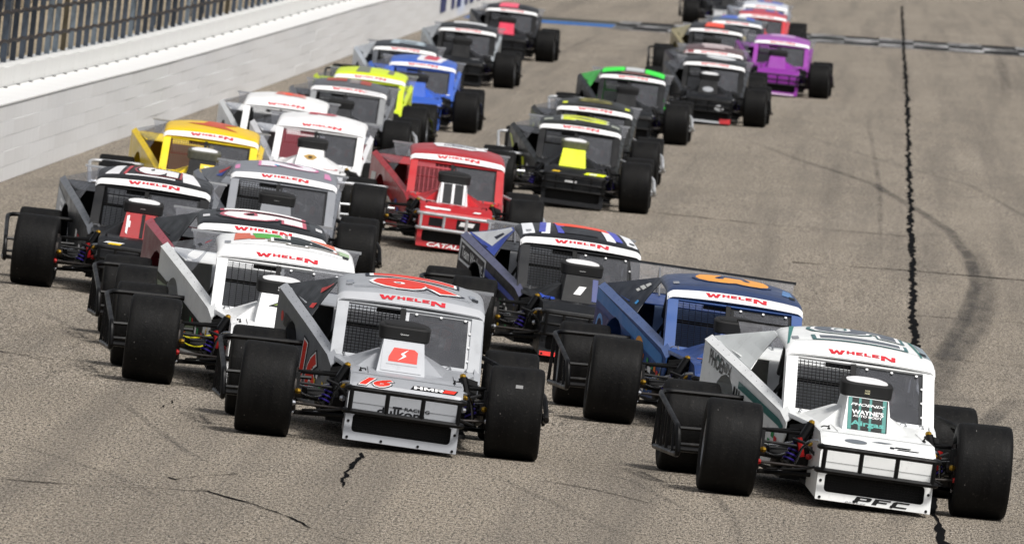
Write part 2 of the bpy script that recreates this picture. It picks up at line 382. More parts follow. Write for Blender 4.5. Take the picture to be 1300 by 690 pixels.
# catch fence
POST = plain('#57616e', .45, .5, 'galvanised_steel', .45, 6); RUST = plain('#2b2320', .8, .2, 'rusty_cable', .5, 3); BWN = plain('#4d4636', .8, 0, 'post_sleeve', .4, 3)
fence = tag(empty('catch_fence', None, (wall_x(W0)-.85, W0, 1.2)), 'tall steel catch fence of close posts and rusty cables above white wall', 'fence')
pm = MB(); pm.box((0, 0, 0), (.075, .09, 4.2)); pm.box((.0, .10, 0), (.03, .12, 4.2)); post_me = pm.mesh('post')
pm = MB(); pm.box((0, 0, 0), (.022, .08, 4.2)); post2_me = pm.mesh('post')
Y = W0; k = 0
while Y < 340:
    X = wall_x(Y); put(post_me, 'post', BWN if k % 23 == 6 else random.choice((POST, POST, plain('#7b8792', .5, .4, 'pale_steel', .4, 6), plain('#363d47', .5, .4, 'dark_steel', .4, 6))), fence, X-.86, Y, gz(X, Y)+3.38, random.uniform(-.03, .03)); k += 1
    put(post2_me, 'brace_post', POST, fence, X-1.75+random.uniform(-.05, .05), Y+1.1, gz(X, Y)+3.2); Y += 2.25
for z in (1.62, 2.02, 2.42, 2.82, 3.3, 3.9, 4.5):
    m = MB(); ys = frange(W0, 340, 2.25); pts = []
    for i, y in enumerate(ys[:-1]):
        for q in (0, .5): pts.append((wall_x(y)-.76, y+q*2.25, gz(-11, y)+z-(.035 if q else 0)))
    m.tube(pts, .026, 5); o = obj('cable', m.mesh('cable'), RUST, fence); o.location = -fence.location
    o.location = (-fence.location.x, -fence.location.y, -fence.location.z)
TAN = plain('#a5967d', .9, 0, 'tan_concrete', .35, .7)
sheet([-70, -40, -20, -12.2], frange(100, 620, 20.0), 1.0, 'spectator_walkway', TAN, zf=lambda x, y: gz(-11, y))
# concrete pedestrian barrier blocks beyond the fence, seen between the posts
blk = MB(); blk.box((0, 0, 0), (.4, 1.5, 1.1)); blk_me = blk.mesh('barrier_block')
ped = tag(empty('block_barrier', None, (-20, 200, .9)), 'tan concrete block barrier behind the catch fence posts', 'barrier')
for i in range(48):
    Y = 176+i*4.6; put(blk_me, 'concrete_block', TAN if i % 3 else plain('#2c2c30', .8, 0, 'dark_block'), ped, -16.4+random.uniform(-.1, .1), Y, gz(-11, Y)+1.56)

# ------------------------------------------------------------------ the race car: shared meshes
OX, BR_, BZ = .09, R(2.4), .30
def body(p):   # cars sit low on the inside: the whole body is rolled a little about its long axis
    x, y, z = p[0], p[1], p[2]-BZ
    return (OX + x*math.cos(BR_) + z*math.sin(BR_), y, BZ - x*math.sin(BR_) + z*math.cos(BR_))
B = lambda m, n, sm=35: m.mesh(n, body, sm)
NP = [(-.745, .045), (-.69, .265), (-.665, .425), (-.625, .475), (-.46, .545), (0, .565), (.5, .585), (.985, .602)]
def lerp(a, b, t): return a+(b-a)*t
def hoodw(y): return .43 if y < 0 else lerp(.43, .565, y/.985)
def rrect(hw, hh, rad, n=6):
    P = []
    for cx, cy, a0 in ((hw-rad, hh-rad, 0), (-hw+rad, hh-rad, 90), (-hw+rad, -hh+rad, 180), (hw-rad, -hh+rad, 270)):
        for k in range(n): a = R(a0+90*k/(n-1)); P.append((cx+rad*math.cos(a), cy+rad*math.sin(a)))
    return P
ME = {}
# lower nose with radiator opening
def lip(s, t):   # s across, t up from the middle of the lower nose plane
    k = t/math.hypot(NP[1][0]-NP[0][0], NP[1][1]-NP[0][1]) + .5
    return (s, lerp(NP[0][0], NP[1][0], k), lerp(NP[0][1], NP[1][1], k))
L0 = math.hypot(NP[1][0]-NP[0][0], NP[1][1]-NP[0][1])
m = MB(); m.ring([lip(*p) for p in rrect(.432, L0/2, .006)], [lip(p[0], p[1]+.020) for p in rrect(.375, L0*.31, .03)], .012); ME['nose_panel'] = B(m, 'nose_panel')
m = MB()
for zz in range(8): m.box((0, -.655, .105+zz*.0185), (.75, .01, .004))
for xx in range(30): m.box((-.363+xx*.025, -.652, .165), (.003, .006, .17))
ME['grille'] = B(m, 'grille', 0)
m = MB(); m.box((0, -.585, .27), (.78, .06, .40)); ME['radiator'] = B(m, 'radiator')
def upper(s, t):
    return (s, lerp(NP[1][0], NP[2][0], .5+t/.162), lerp(NP[1][1], NP[2][1], .5+t/.162))
m = MB(); m.plate([(-.43, NP[1][0], NP[1][1]), (.43, NP[1][0], NP[1][1]), (.43, NP[2][0], NP[2][1]), (-.43, NP[2][0], NP[2][1])], .01); ME['nose_upper_panel'] = B(m, 'nose_upper_panel')
# hood
G = []
for y, z in NP[2:]:
    hw = hoodw(y); row = []
    for s_ in (-1, -.985, -.94, -.8, -.5, 0, .5, .8, .94, .985, 1):
        row.append((s_*hw, y, z-(.035 if abs(s_) == 1 else .012 if abs(s_) > .98 else .002 if abs(s_) > .9 else 0)))
    G.append(row)
m = MB(); m.grid(G, .006); ME['hood'] = B(m, 'hood', 25)
def hood(s, t):   # t = distance back from the nose edge
    for (y0, z0), (y1, z1) in zip(NP[2:], NP[3:]):
        L = math.hypot(y1-y0, z1-z0)
        if t <= L or y1 > .98: k = t/L; return (s, lerp(y0, y1, k), lerp(z0, z1, k)+.0045)
        t -= L
for sg, nm in ((-1, 'nose_side_l'), (1, 'nose_side_r')):
    m = MB(); x = .43*sg
    poly = [(x, -.74, .05), (x, -.665, .42), (x, -.625, .465), (x, -.46, .53), (x, -.02, .55), (x*1.0, .10, .40), (x, .05, .10)]
    m.plate(poly if sg < 0 else poly[::-1], .008); ME[nm] = B(m, 'nose_side')
# scoop and its base
m = MB(); m.hexa([(-.38, .12, .567), (.28, .12, .567), (.34, .93, .598), (-.44, .93, .598)], [(-.22, .30, .70), (.12, .30, .70), (.12, .86, .70), (-.22, .86, .70)]); ME['scoop_base'] = B(m, 'scoop_base', 20)
SCX = -.05
m = MB(); m.hexa([(SCX-.185, -.12, .560), (SCX+.185, -.12, .560), (SCX+.175, .72, .60), (SCX-.175, .72, .60)], [(SCX-.155, .08, .80), (SCX+.155, .08, .80), (SCX+.15, .66, .79), (SCX-.15, .66, .79)]); ME['hood_scoop'] = B(m, 'hood_scoop', 20)
def scoop(s, t):   # front face; t from its middle
    k = .5+t/.312; return (SCX+s, lerp(-.12, .08, k)-.0035, lerp(.560, .80, k)+.0025)
AIR = []
for k in range(36):
    a = 2*math.pi*k/36; c_, s_ = math.cos(a), math.sin(a)
    e = 2/(5.0 if s_ < 0 else 2.6); AIR.append((math.copysign(abs(c_)**e, c_)*(.195 if s_ < 0 else .175+.02*(1-s_)), math.copysign(abs(s_)**e, s_)*(.17 if s_ < 0 else .21)))
AX, AY, AZ0, AZ1 = SCX, .36, .812, .918
def airring(f, z, dz=0): return [(AX+x*f, AY+y*f, z+y*f*.10) for x, y in AIR]
m = MB(); m.hexa(airring(.97, AZ0), airring(1.0, AZ0+.012)); m.hexa(airring(1.0, AZ0+.0122), airring(1.02, AZ1-.012)); m.hexa(airring(1.02, AZ1-.0118), airring(.96, AZ1)); ME['air_cleaner'] = B(m, 'air_cleaner', 40)
m = MB(); m.hexa(airring(.80, AZ1+.0004), airring(.80, AZ1+.004)); m.hexa(airring(.79, AZ1+.0042), airring(.66, AZ1+.012)); m.hexa(airring(.655, AZ1+.0122), airring(.3, AZ1+.016)); ME['air_lid'] = B(m, 'lid', 40)
m = MB(); m.lathe([(.77, .12), (.785, .12), (.80, .13)], 20, 'z', (AX, AY, 0)); ME['intake_neck'] = B(m, 'intake_neck')
def air(s, t): return (AX+s, AY-.178, (AZ0+AZ1)/2+t-.017)
# windscreen
WB, WT = (.985, .602), (1.37, 1.01)
def wpt(s, k): return (s, lerp(WB[0], WT[0], k), lerp(WB[1], WT[1], k))
def quadloop(c, n):
    P = []
    for i in range(4):
        a, b = Vector(c[i]), Vector(c[(i+1) % 4])
        for k in range(n): P.append(a.lerp(b, k/n))
    return P
m = MB(); m.ring(quadloop([wpt(-.575, 0), wpt(.575, 0), wpt(.565, 1), wpt(-.565, 1)], 3), quadloop([wpt(-.485, .05), wpt(.485, .05), wpt(.478, .965), wpt(-.478, .965)], 3), .02); ME['windscreen_surround'] = B(m, 'windscreen_surround', 20)
for sg, nm in ((-1, 'pl'), (1, 'pr')):   # pillar sides wrap back
    m = MB(); poly = [(sg*.576, .985, .56), (sg*.576, 1.12, .58), (sg*.568, 1.50, 1.03), (sg*.566, 1.37, 1.012)]
    m.plate(poly if sg > 0 else poly[::-1], .01); ME['pillar_side'+nm] = B(m, 'pillar_side')
m = MB(); a, b = wpt(-.05, .03), wpt(-.05, .98)
m.box((0, 0, 0), (.001, .001, .001)) if False else None
m.hexa([wpt(-.075, .03), wpt(-.035, .03), (-.035, wpt(0, .03)[1]+.03, wpt(0, .03)[2]), (-.075, wpt(0, .03)[1]+.03, wpt(0, .03)[2])], [wpt(-.075, .98), wpt(-.035, .98), (-.035, wpt(0, .98)[1]+.03, wpt(0, .98)[2]), (-.075, wpt(0, .98)[1]+.03, wpt(0, .98)[2])]); ME['windscreen_post'] = B(m, 'windscreen_post')
def wing(s, k, off): p = wpt(s, k); return (p[0], p[1]+off*.73, p[2]-off*.68)
m = MB(); m.plate([wing(-.03, .02, .022), wing(.50, .02, .022), wing(.49, .985, .022), wing(-.03, .985, .022)], .005); ME['windscreen'] = B(m, 'windscreen')
m = MB(); m.ring(quadloop([wing(-.03, .02, .019), wing(.50, .02, .019), wing(.49, .985, .019), wing(-.03, .985, .019)], 2), quadloop([wing(-.005, .06, .019), wing(.462, .06, .019), wing(.452, .945, .019), wing(-.005, .945, .019)], 2), .003); ME['windscreen_trim'] = B(m, 'trim')
m = MB()
for i in range(15):
    s_ = -.485+i*.030; a, b = wing(s_, .04, .03), wing(s_, .97, .03); m.tube([a, b], .0030, 4, False)
for i in range(17):
    k = .05+i*.056; m.tube([wing(-.49, k, .033), wing(-.06, k, .033)], .0030, 4, False)
ME['window_net'] = B(m, 'window_net', 0)
m = MB()
for i in range(9):
    s_ = -.485+i*.053; m.tube([wing(s_, .04, .03), wing(s_, .97, .03)], .0028, 4, False)
for i in range(24):
    k = .05+i*.039; m.tube([wing(-.49, k, .033), wing(-.06, k, .033)], .002, 4, False)
ME['window_net2'] = B(m, 'window_net', 0)
m = MB(); m.lathe([(0, 0), (0, .011), (.006, .011), (.008, 0)], 8, 'z'); ME['fastener'] = m.mesh('fastener')
# roof
RY = [(1.355, 1.012, .018), (1.375, 1.030, .022), (1.48, 1.085, .045), (1.65, 1.108, .055), (1.9, 1.128, .066), (2.2, 1.148, .073), (2.42, 1.150, .07), (2.46, 1.135, .068)]
def roofz(x, y):
    y = min(max(y, RY[0][0]), RY[-1][0])
    for (a, za, ca), (b, zb, cb) in zip(RY, RY[1:]):
        if y <= b:
            t = (y-a)/(b-a); z, c = lerp(za, zb, t), lerp(ca, cb, t); s_ = min(1, abs(x)/.572)
            return z + c*(1-s_**2.2) - (.03*((s_-.9)/.1)**2 if s_ > .9 else 0)
SX = (-1, -.985, -.96, -.92, -.85, -.7, -.5, -.25, 0, .25, .5, .7, .85, .92, .96, .985, 1)
m = MB(); m.grid([[(s_*.572, y, roofz(s_*.572, y)-(.012 if abs(s_) == 1 else 0)) for s_ in SX] for y in [1.355, 1.375, 1.43, 1.48, 1.55, 1.65, 1.9, 2.2, 2.42, 2.46]], .008); ME['roof'] = B(m, 'roof', 40)
m = MB(); m.grid([[(s_*.573, y, roofz(s_*.572, y)+.003) for s_ in SX] for y in [1.353, 1.366, 1.39, 1.434]], .002); ME['visor'] = B(m, 'visor_strip', 40)
def visor(s, t): y = 1.394+t*.80; return (s, y, roofz(s, y)+.0065)
def roof(s, t, off=.005):  # glyph x points to the front, glyph up points across
    x, y = t, 1.96-s; return (x, y, roofz(x, y)+off)
def roofx(s, t, off=.0045): x, y = s, 1.96+t; return (x, y, roofz(x, y)+off)
# side panels with riveted top rail
SPL = [(.78, -.560, .545), (.985, -.592, .612), (2.1, -.765, .782), (3.46, -.985, .985)]
def rail(y, f=1.0):
    for (a, xa, za), (b, xb, zb) in zip(SPL, SPL[1:]):
        if y <= b or b > 3.4: t = (y-a)/(b-a); return lerp(xa, xb, t), lerp(za, zb, t)
SQ = {}
def sailp(u, v, sg):   # u front to rear, v rail to roof; the front edge bows back a little
    D_, C_, A_, B_ = [Vector(p) for p in SQ[sg]]
    p = (D_*(1-u)+C_*u)*(1-v) + (A_*(1-u)+B_*u)*v; p.y += .10*math.sin(math.pi*v)*(1-u); return tuple(p)
SPR = .84  # the other side flares a little less
def side_zb(y): return .42 if y < .9 else .16
def side_in(y, sg):   # the panel tucks in above the rear tyre
    x = sidex(y, sg); return x if abs(x) < .772 or abs(y-2.72) > .384 else sg*.772
def side_zm(y):   # wheel arch over the rear tyre
    d = abs(y-2.72); return side_zb(y)+.03 if d > .384 else .352+math.sqrt(.387**2-d*d)
def sidex(y, sg): x = rail(y)[0]; return x if sg < 0 else -(-.585+(x+.585)*.12)
for sg, nm in ((-1, 'l'), (1, 'r')):
    rows = []
    ys_ = [.78, .985, 1.3, 1.7, 2.1, 2.33, 2.337, 2.36, 2.42, 2.5, 2.6, 2.72, 2.84, 2.94, 3.02, 3.08, 3.103, 3.11, 3.46]
    m = MB(); prev = None
    for y in ys_:
        x, z = sidex(y, sg), rail(y)[1]-.029; zb = side_zb(y)
        xi = side_in(y, sg); zm = side_zm(y); loop = [(x, y, z), (x, y, zm), (xi, y, zm-.012), (xi*.985, y, zb), (xi*.985-sg*.008, y, zb), (xi-sg*.008, y, zm-.004), (x-sg*.008, y, zm+.006), (x-sg*.008, y, z)]
        if prev: m.hexa(prev, loop)
        prev = loop
    ME['side_panel_'+nm] = B(m, 'side_panel', 25)
    m = MB(); prev = None
    for y in ys_:
        x, z = sidex(y, sg), rail(y)[1]
        loop = [(x+sg*.005, y, z-.026), (x+sg*.002, y, z-.034), (x-sg*.050, y, z+.010), (x-sg*.048, y, z+.018)]
        if prev: m.hexa(prev, loop)
        prev = loop
    ME['rail_'+nm] = B(m, 'rail', 15)
    m = MB()
    for k in range(14):
        y = 1.0+k*.18; x, z = sidex(y, sg)-sg*.026, rail(y)[1]-.004; m.lathe([(z, .0), (z, .0045), (z+.005, .003), (z+.005, 0)], 6, 'z', (x, y, 0))
    ME['rivets_'+nm] = B(m, 'rivet_row', 0)
    SQ[sg] = ((sidex(2.25, sg)-sg*.058, 2.25, rail(2.25)[1]+.014), (sidex(3.44, sg)-sg*.058, 3.44, rail(3.44)[1]+.014), (sg*.573, 2.14, 1.105), (sg*.573, 2.45, 1.130))
    m = MB(); G = [[sailp(u/6, v/4, sg) for u in range(7)] for v in range(5)]
    for v in range(4):
        for u in range(6):
            q = [G[v][u], G[v][u+1], G[v+1][u+1], G[v+1][u]]; m.hexa([(p[0]-sg*.006, p[1], p[2]) for p in q], q)
    bmv = m; ME['sail_'+nm] = B(m, 'sail_panel', 30)
    bmt = bmesh.new(); bmt.from_mesh(ME['sail_'+nm]); bmesh.ops.remove_doubles(bmt, verts=bmt.verts, dist=.0005); bmt.to_mesh(ME['sail_'+nm]); bmt.free()
    outer, hole = [], []
    for k in range(24):
        a = 2*math.pi*k/24; c_, s_ = math.cos(a), math.sin(a); hole.append(sailp(.30+.20*c_-.05*s_, .48+.36*s_, sg))
        f_ = min((1-.30)/c_ if c_ > 1e-6 else 9, .30/-c_ if c_ < -1e-6 else 9, .52/s_ if s_ > 1e-6 else 9, .48/-s_ if s_ < -1e-6 else 9); outer.append(sailp(.30+c_*f_, .48+s_*f_, sg))
    m = MB(); m.ring(outer, hole, .006); ME['sailw_'+nm] = B(m, 'sail_panel', 30)
def side(s, t, off=.004):   # outside of the left panel; glyph x points to the front
    y = 2.3-s; x, z = rail(y); zz = z-.17+t; zm = side_zm(y); zz = max(zz, zm+.006); return (x-off, y, zz)
def sail(s, t):   # unit square of the sail panel: s runs to the front, t up
    p = sailp(.5-s, .5+t, -1); return (p[0]-.005, p[1]-.002, p[2]+.001)
# deck, tail, floor, firewall, interior
m = MB(); m.grid([[(x_ if x_ > 0 else x_*abs(sidex(y, -1))*.93, y, z) for x_ in (-1, -.5, -.001, .3, .585)] for y, z in ((2.62, .90), (2.9, .925), (3.46, .965))], .008); ME['rear_deck'] = B(m, 'rear_deck')
m = MB(); m.plate([(-.87, 3.47, .30), (-.87, 3.47, .97), (.62, 3.47, .97), (.62, 3.47, .30)], .01); ME['tail_panel'] = B(m, 'tail_panel')
m = MB(); m.box((0, 2.15, .105), (1.08, 2.5, .03)); m.box((0, .15, .10), (.78, 1.45, .03)); ME['shadow_floor_pan'] = B(m, 'shadow_floor_pan')  # unseen floor, widened and run forward to block light beneath the car
m = MB(); m.box((0, .96, .37), (1.10, .02, .44)); m.box((.22, 1.28, .66), (.55, .10, .14)); ME['firewall'] = B(m, 'firewall')
m = MB(); m.hexa([(-.56, 2.35, .30), (.56, 2.35, .30), (.56, 2.38, .30), (-.56, 2.38, .30)], [(-.56, 2.60, .89), (.56, 2.60, .89), (.56, 2.63, .89), (-.56, 2.63, .89)])
m.hexa([(-.05, 1.2, .2), (-.03, 1.2, .2), (-.03, 2.4, .2), (-.05, 2.4, .2)], [(-.05, 1.3, .52), (-.03, 1.3, .52), (-.03, 2.45, .60), (-.05, 2.45, .60)])
m.hexa([(-.56, 1.1, .42), (-.05, 1.1, .42), (-.05, 2.42, .42), (-.56, 2.42, .42)], [(-.56, 1.1, .43), (-.05, 1.1, .43), (-.05, 2.42, .43), (-.56, 2.42, .43)]); ME['interior_panel'] = B(m, 'interior_panel')
m = MB(); m.box((0, .35, .33), (.46, .75, .36)); m.box((-.20, .35, .47), (.12, .6, .10)); m.box((.20, .35, .47), (.12, .6, .10)); m.lathe([(-.05, .10), (.05, .10)], 14, 'x', (0, -.1, .3))
for sg in (-1, 1):
    for k in range(4): m.tube([(sg*.24, .12+k*.15, .44), (sg*.33, .14+k*.15, .38), (sg*.35, .5+k*.05, .24), (sg*.36, 1.0, .22)], .022, 6)
ME['engine'] = B(m, 'engine')
# roll cage
m = MB(); r_ = .022
for sg in (-1, 1):
    m.tube([(sg*.52, 1.0, .2), (sg*.52, 1.05, .62), (sg*.50, 1.44, 1.03), (sg*.50, 2.05, 1.09), (sg*.50, 2.10, .2)], r_, 8, smooth=.08)
    m.tube([(sg*.50, 2.08, 1.05), (sg*.45, 3.1, .55), (sg*.42, 3.4, .40)], r_, 8)
    for z in (.32, .46, .60): m.tube([(sg*.52, 1.08, z), (sg*.60, 1.5, z), (sg*.60, 1.8, z), (sg*.51, 2.1, z)], .018, 6, smooth=.1)
    m.tube([(sg*.51, 1.30, .90), (sg*.60, 1.9, .62)], .016, 6)
m.tube([(-.50, 2.05, 1.09), (.50, 2.05, 1.09)], r_, 8); m.tube([(-.50, 1.44, 1.03), (.50, 1.44, 1.03)], r_, 8)
m.tube([(-.50, 1.46, 1.03), (.50, 2.02, 1.09)], .018, 6); m.tube([(-.5, 2.10, .25), (.5, 2.08, 1.0)], .018, 6); m.tube([(-.5, 2.09, .80), (.5, 2.09, .80)], .018, 6)
m.tube([(-.06, 1.44, 1.03), (-.06, 1.15, .68)], .014, 6)
ME['roll_cage'] = B(m, 'roll_cage')
DX = .26
m = MB(); m.hexa([(DX-.24, 1.95, .22), (DX+.24, 1.95, .22), (DX+.24, 2.35, .2), (DX-.24, 2.35, .2)], [(DX-.24, 1.95, .28), (DX+.24, 1.95, .28), (DX+.24, 2.30, .27), (DX-.24, 2.30, .27)])
m.hexa([(DX-.26, 2.27, .27), (DX+.26, 2.27, .27), (DX+.25, 2.36, .27), (DX-.25, 2.36, .27)], [(DX-.22, 2.33, .95), (DX+.22, 2.33, .95), (DX+.21, 2.39, .95), (DX-.21, 2.39, .95)])
for sg in (-1, 1): m.box((DX+sg*.19, 2.20, .85), (.03, .22, .16)); m.box((DX+sg*.26, 2.16, .45), (.03, .36, .30))
ME['seat'] = B(m, 'seat', 20)
m = MB(); pts = []
tilt = Matrix.Rotation(R(-25), 3, 'X')
for k in range(25):
    a = 2*math.pi*k/24; pts.append(Vector((DX, 1.66, .73)) + tilt @ Vector((.18*math.cos(a), 0, .18*math.sin(a))))
m.tube(pts, .015, 6, False); m.tube([(DX, 1.66, .73), (DX, 1.2, .66)], .015, 6)
for a in (90, 210, 330): m.tube([(DX, 1.66, .73), tuple(Vector((DX, 1.66, .73)) + tilt @ Vector((.18*math.cos(R(a)), 0, .18*math.sin(R(a)))))], .010, 6)
ME['steering_wheel'] = B(m, 'steering_wheel')
m = MB(); m.box((-.05, 1.42, .975), (.42, .03, .055)); ME['mirror'] = B(m, 'mirror')
# bumpers and bars
m = MB()
for z in (.435, .262): m.tube([(-.40, -.55, z), (-.455, -.74, z), (-.43, -.80, z), (.43, -.80, z), (.455, -.74, z), (.40, -.55, z)], .0205, 8, smooth=.05)
for x in (-.41, -.135, .135, .41): m.tube([(x, -.80, .262), (x, -.80, .435)], .0175, 8)
ME['front_bumper'] = B(m, 'front_bumper')
m = MB()
for z in (.45, .345, .25): m.tube([(-.40, -.55, z), (-.44, -.72, z), (-.41, -.785, z), (.41, -.785, z), (.44, -.72, z), (.40, -.55, z)], .0165, 8, smooth=.08)
for x in (-.40, -.24, 0, .24, .40): m.tube([(x, -.785, .25), (x, -.785, .45)], .014, 8)
ME['front_bumper2'] = B(m, 'front_bumper')
m = MB(); r_ = .021
m.tube([(-.66, 2.12, .63), (-1.24, 2.08, .635), (-1.31, 2.0, .62), (-1.27, .72, .43), (-1.26, .66, .22), (-1.32, 2.02, .21), (-1.26, 2.10, .20), (-.62, 2.12, .20)], r_, 8, smooth=.07)
m.tube([(-1.30, 2.05, .62), (-1.32, 2.05, .21)], .016, 6); m.tube([(-1.27, .70, .30), (-.58, 1.0, .30)], .016, 6); m.tube([(-1.29, 1.35, .215), (-1.285, 1.35, .52)], .014, 6); m.tube([(-.6, .95, .42), (-1.26, .72, .42)], .016, 6)
m.tube([(-1.28, .95, .22), (-1.28, 1.0, .46)], .012, 6); m.tube([(-1.30, 1.7, .215), (-1.30, 1.7, .57)], .012, 6)
ME['nerf_l'] = m.mesh('nerf_bar')
m = MB()
m.tube([(.72, 2.25, .66), (1.10, 1.25, .53), (1.20, .95, .45), (1.22, .70, .28), (1.24, 2.0, .22), (1.18, 2.1, .21), (.70, 2.12, .21)], r_, 8, smooth=.07)
m.tube([(1.14, 1.15, .50), (1.22, 1.3, .22)], .015, 6); m.tube([(.72, 1.05, .30), (1.21, .78, .32)], .015, 6); m.tube([(1.23, 1.7, .22), (.90, 1.75, .58)], .014, 6)
ME['nerf_r'] = m.mesh('nerf_bar')
m = MB()
for z in (.36, .56): m.tube([(-.7, 3.45, z), (-.74, 3.62, z), (-.68, 3.66, z), (.68, 3.66, z), (.74, 3.62, z), (.7, 3.45, z)], .02, 8, smooth=.04)
for x in (-.6, -.2, .2, .6): m.tube([(x, 3.66, .36), (x, 3.66, .56)], .016, 6)
ME['rear_bumper'] = B(m, 'rear_bumper')
for nm, zt in (('', 1.135), ('_hi', 1.215)):
    m = MB(); m.hexa([(-.70, 3.40, .975), (.64, 3.40, .975), (.64, 3.406, .975), (-.70, 3.406, .975)], [(-.74, 3.60, zt), (.68, 3.60, zt), (.68, 3.606, zt), (-.74, 3.606, zt)]); ME['spoiler'+nm] = B(m, 'spoiler')
    m = MB(); m.box((-.03, 3.598, zt-.005), (1.44, .014, .024)); ME['spoiler_strip'+nm] = B(m, 'top_strip')
    for x, q in ((-.48, 'spb1'), (.40, 'spb2')):
        m = MB(); m.tube([(x, 3.25, .955), (x, 3.57, zt-.03)], .008, 6); ME[q+nm] = B(m, 'brace')
# suspension
JN = {}
m = MB(); m.lathe([(-.026, .0), (-.02, .016), (0, .024), (.02, .016), (.026, 0)], 8, 'x'); ME['rod_end'] = m.mesh('rod_end')
for sg, nm in ((-1, 'l'), (1, 'r')):
    bx = OX+sg*.40; hx = sg*.74
    m = MB(); m.tube([(bx, -.22, .21), (hx, 0, .19), (bx, .24, .21)], .017, 8); ME['lca_'+nm] = m.mesh('lower_control_arm')
    m = MB(); m.tube([(bx, .02, .50), (hx, .05, .50), (bx, .30, .51)], .014, 8); ME['uca_'+nm] = m.mesh('upper_control_arm')
    m = MB(); m.tube([(OX+sg*.36, -.24, .26), (hx, -.18, .27)], .011, 8); ME['tie_'+nm] = m.mesh('tie_rod')
    a, b = Vector((OX*.5+sg*.60, -.05, .20)), Vector((OX+sg*.44, .02, .575))
    m = MB(); m.tube([a, b], .018, 8); m.tube([a.lerp(b, .62), b], .036, 10); m.tube([a.lerp(b, .18), a.lerp(b, .21)], .05, 12); m.tube([a.lerp(b, .64), a.lerp(b, .69)], .052, 12); m.tube([a.lerp(b, .2), a.lerp(b, .66)], .030, 8); ME['shock_'+nm] = m.mesh('shock_absorber')
    m = MB(); d = (b-a).normalized(); e1 = d.orthogonal().normalized(); e2 = d.cross(e1); pts = []
    for k in range(61):
        t = k/60; an = t*2*math.pi*5; pts.append(a.lerp(b, .22+t*.42) + (e1*math.cos(an)+e2*math.sin(an))*.044)
    m.tube(pts, .008, 5); ME['coil_'+nm] = m.mesh('coil_spring')
    m = MB(); m.lathe([(hx-.015, .08), (hx-.015, .15), (hx+.015, .15), (hx+.015, .08)], 24, 'x', (0, 0, .35), True); ME['disc_'+nm] = m.mesh('brake_disc')
    m = MB(); m.box((hx, -.08, .44), (.08, .06, .12)); ME['caliper_'+nm] = m.mesh('brake_caliper')
    m = MB(); m.tube([(hx, .02, .17), (hx+sg*.02, .02, .35), (hx, .04, .53)], [.03, .045, .025], 8); m.tube([(hx-sg*.06, 0, .35), (hx+sg*.12, 0, .35)], .05, 10); ME['spindle_'+nm] = m.mesh('spindle')
    m = MB(); m.box((OX+sg*.36, .05, .27), (.05, 1.25, .08)); m.box((OX+sg*.36, .1, .48), (.04, .9, .04)); m.tube([(OX+sg*.36, -.3, .5), (OX+sg*.36, .1, .25)], .018, 6); m.tube([(OX+sg*.36, .45, .5), (OX+sg*.36, .1, .25)], .018, 6); ME['frame_'+nm] = m.mesh('frame_rail')
    JN[nm] = [(bx, -.22, .21), (hx, 0, .19), (bx, .02, .50), (hx, .05, .50), (hx, -.18, .27), (OX+sg*.44, .02, .585), (OX*.5+sg*.60, -.05, .20), (bx, .24, .21), (hx-sg*.03, -.16, .36), (OX+sg*.46, -.20, .34), (OX+sg*.47, -.26, .44)]
    m = MB(); m.tube([(OX+sg*.50, -.10, .33), (OX+sg*.53, -.08, .47)], .022, 8); ME['reservoir_'+nm] = m.mesh('reservoir')
    m = MB(); m.tube([(OX+sg*.34, .35, .47), (sg*.62, .12, .38), (sg*.72, .02, .40)], .007, 5, smooth=.1); m.tube([(OX+sg*.34, .28, .44), (sg*.58, .16, .30), (sg*.72, .0, .36)], .006, 5, smooth=.1); ME['hose_'+nm] = m.mesh('brake_hose')
    m = MB(); m.tube([(OX+sg*.40, -.28, .34), (OX+sg*.50, -.26, .44), (OX+sg*.58, -.12, .46)], .013, 6); m.tube([(OX+sg*.38, -.10, .40), (hx, -.04, .42)], .012, 6); m.box((OX+sg*.47, .16, .34), (.10, .16, .14)); m.box((OX+sg*.46, .30, .46), (.09, .12, .10)); m.tube([(OX+sg*.40, .40, .30), (sg*.66, .16, .34)], .05, 10); ME['bracket_'+nm] = m.mesh('steering_bracket')
    m = MB(); m.plate([(OX+sg*.45, -.02, .40), (OX+sg*.57, .02, .37), (OX+sg*.56, .06, .27), (OX+sg*.45, .04, .24)], .012); m.plate([(OX+sg*.44, .10, .58), (OX+sg*.56, .42, .54), (OX+sg*.56, .42, .36), (OX+sg*.44, .10, .42)], .01); m.tube([(OX+sg*.42, .50, .42), (OX+sg*.60, .45, .36), (OX+sg*.62, .70, .24), (OX+sg*.55, 1.1, .18)], .04, 10, smooth=.12); m.tube([(OX+sg*.38, -.45, .30), (OX+sg*.50, -.34, .25), (sg*.66, -.10, .22)], .010, 6, smooth=.1); ME['shield_'+nm] = m.mesh('chassis_shield')
    m = MB(); m.tube([(OX+sg*.30, -.42, .47), (OX+sg*.47, -.40, .48), (OX+sg*.52, -.20, .40), (OX+sg*.55, -.05, .24)], .012, 6, smooth=.06); ME['swaybar_'+nm] = m.mesh('sway_bar_arm')
m = MB(); m.tube([(-.8, 2.72, .35), (.8, 2.72, .35)], .045, 10); m.lathe([(-.12, .05), (-.1, .15), (.1, .15), (.12, .05)], 16, 'x', (0.05, 2.72, .35)); ME['rear_axle'] = m.mesh('rear_axle')
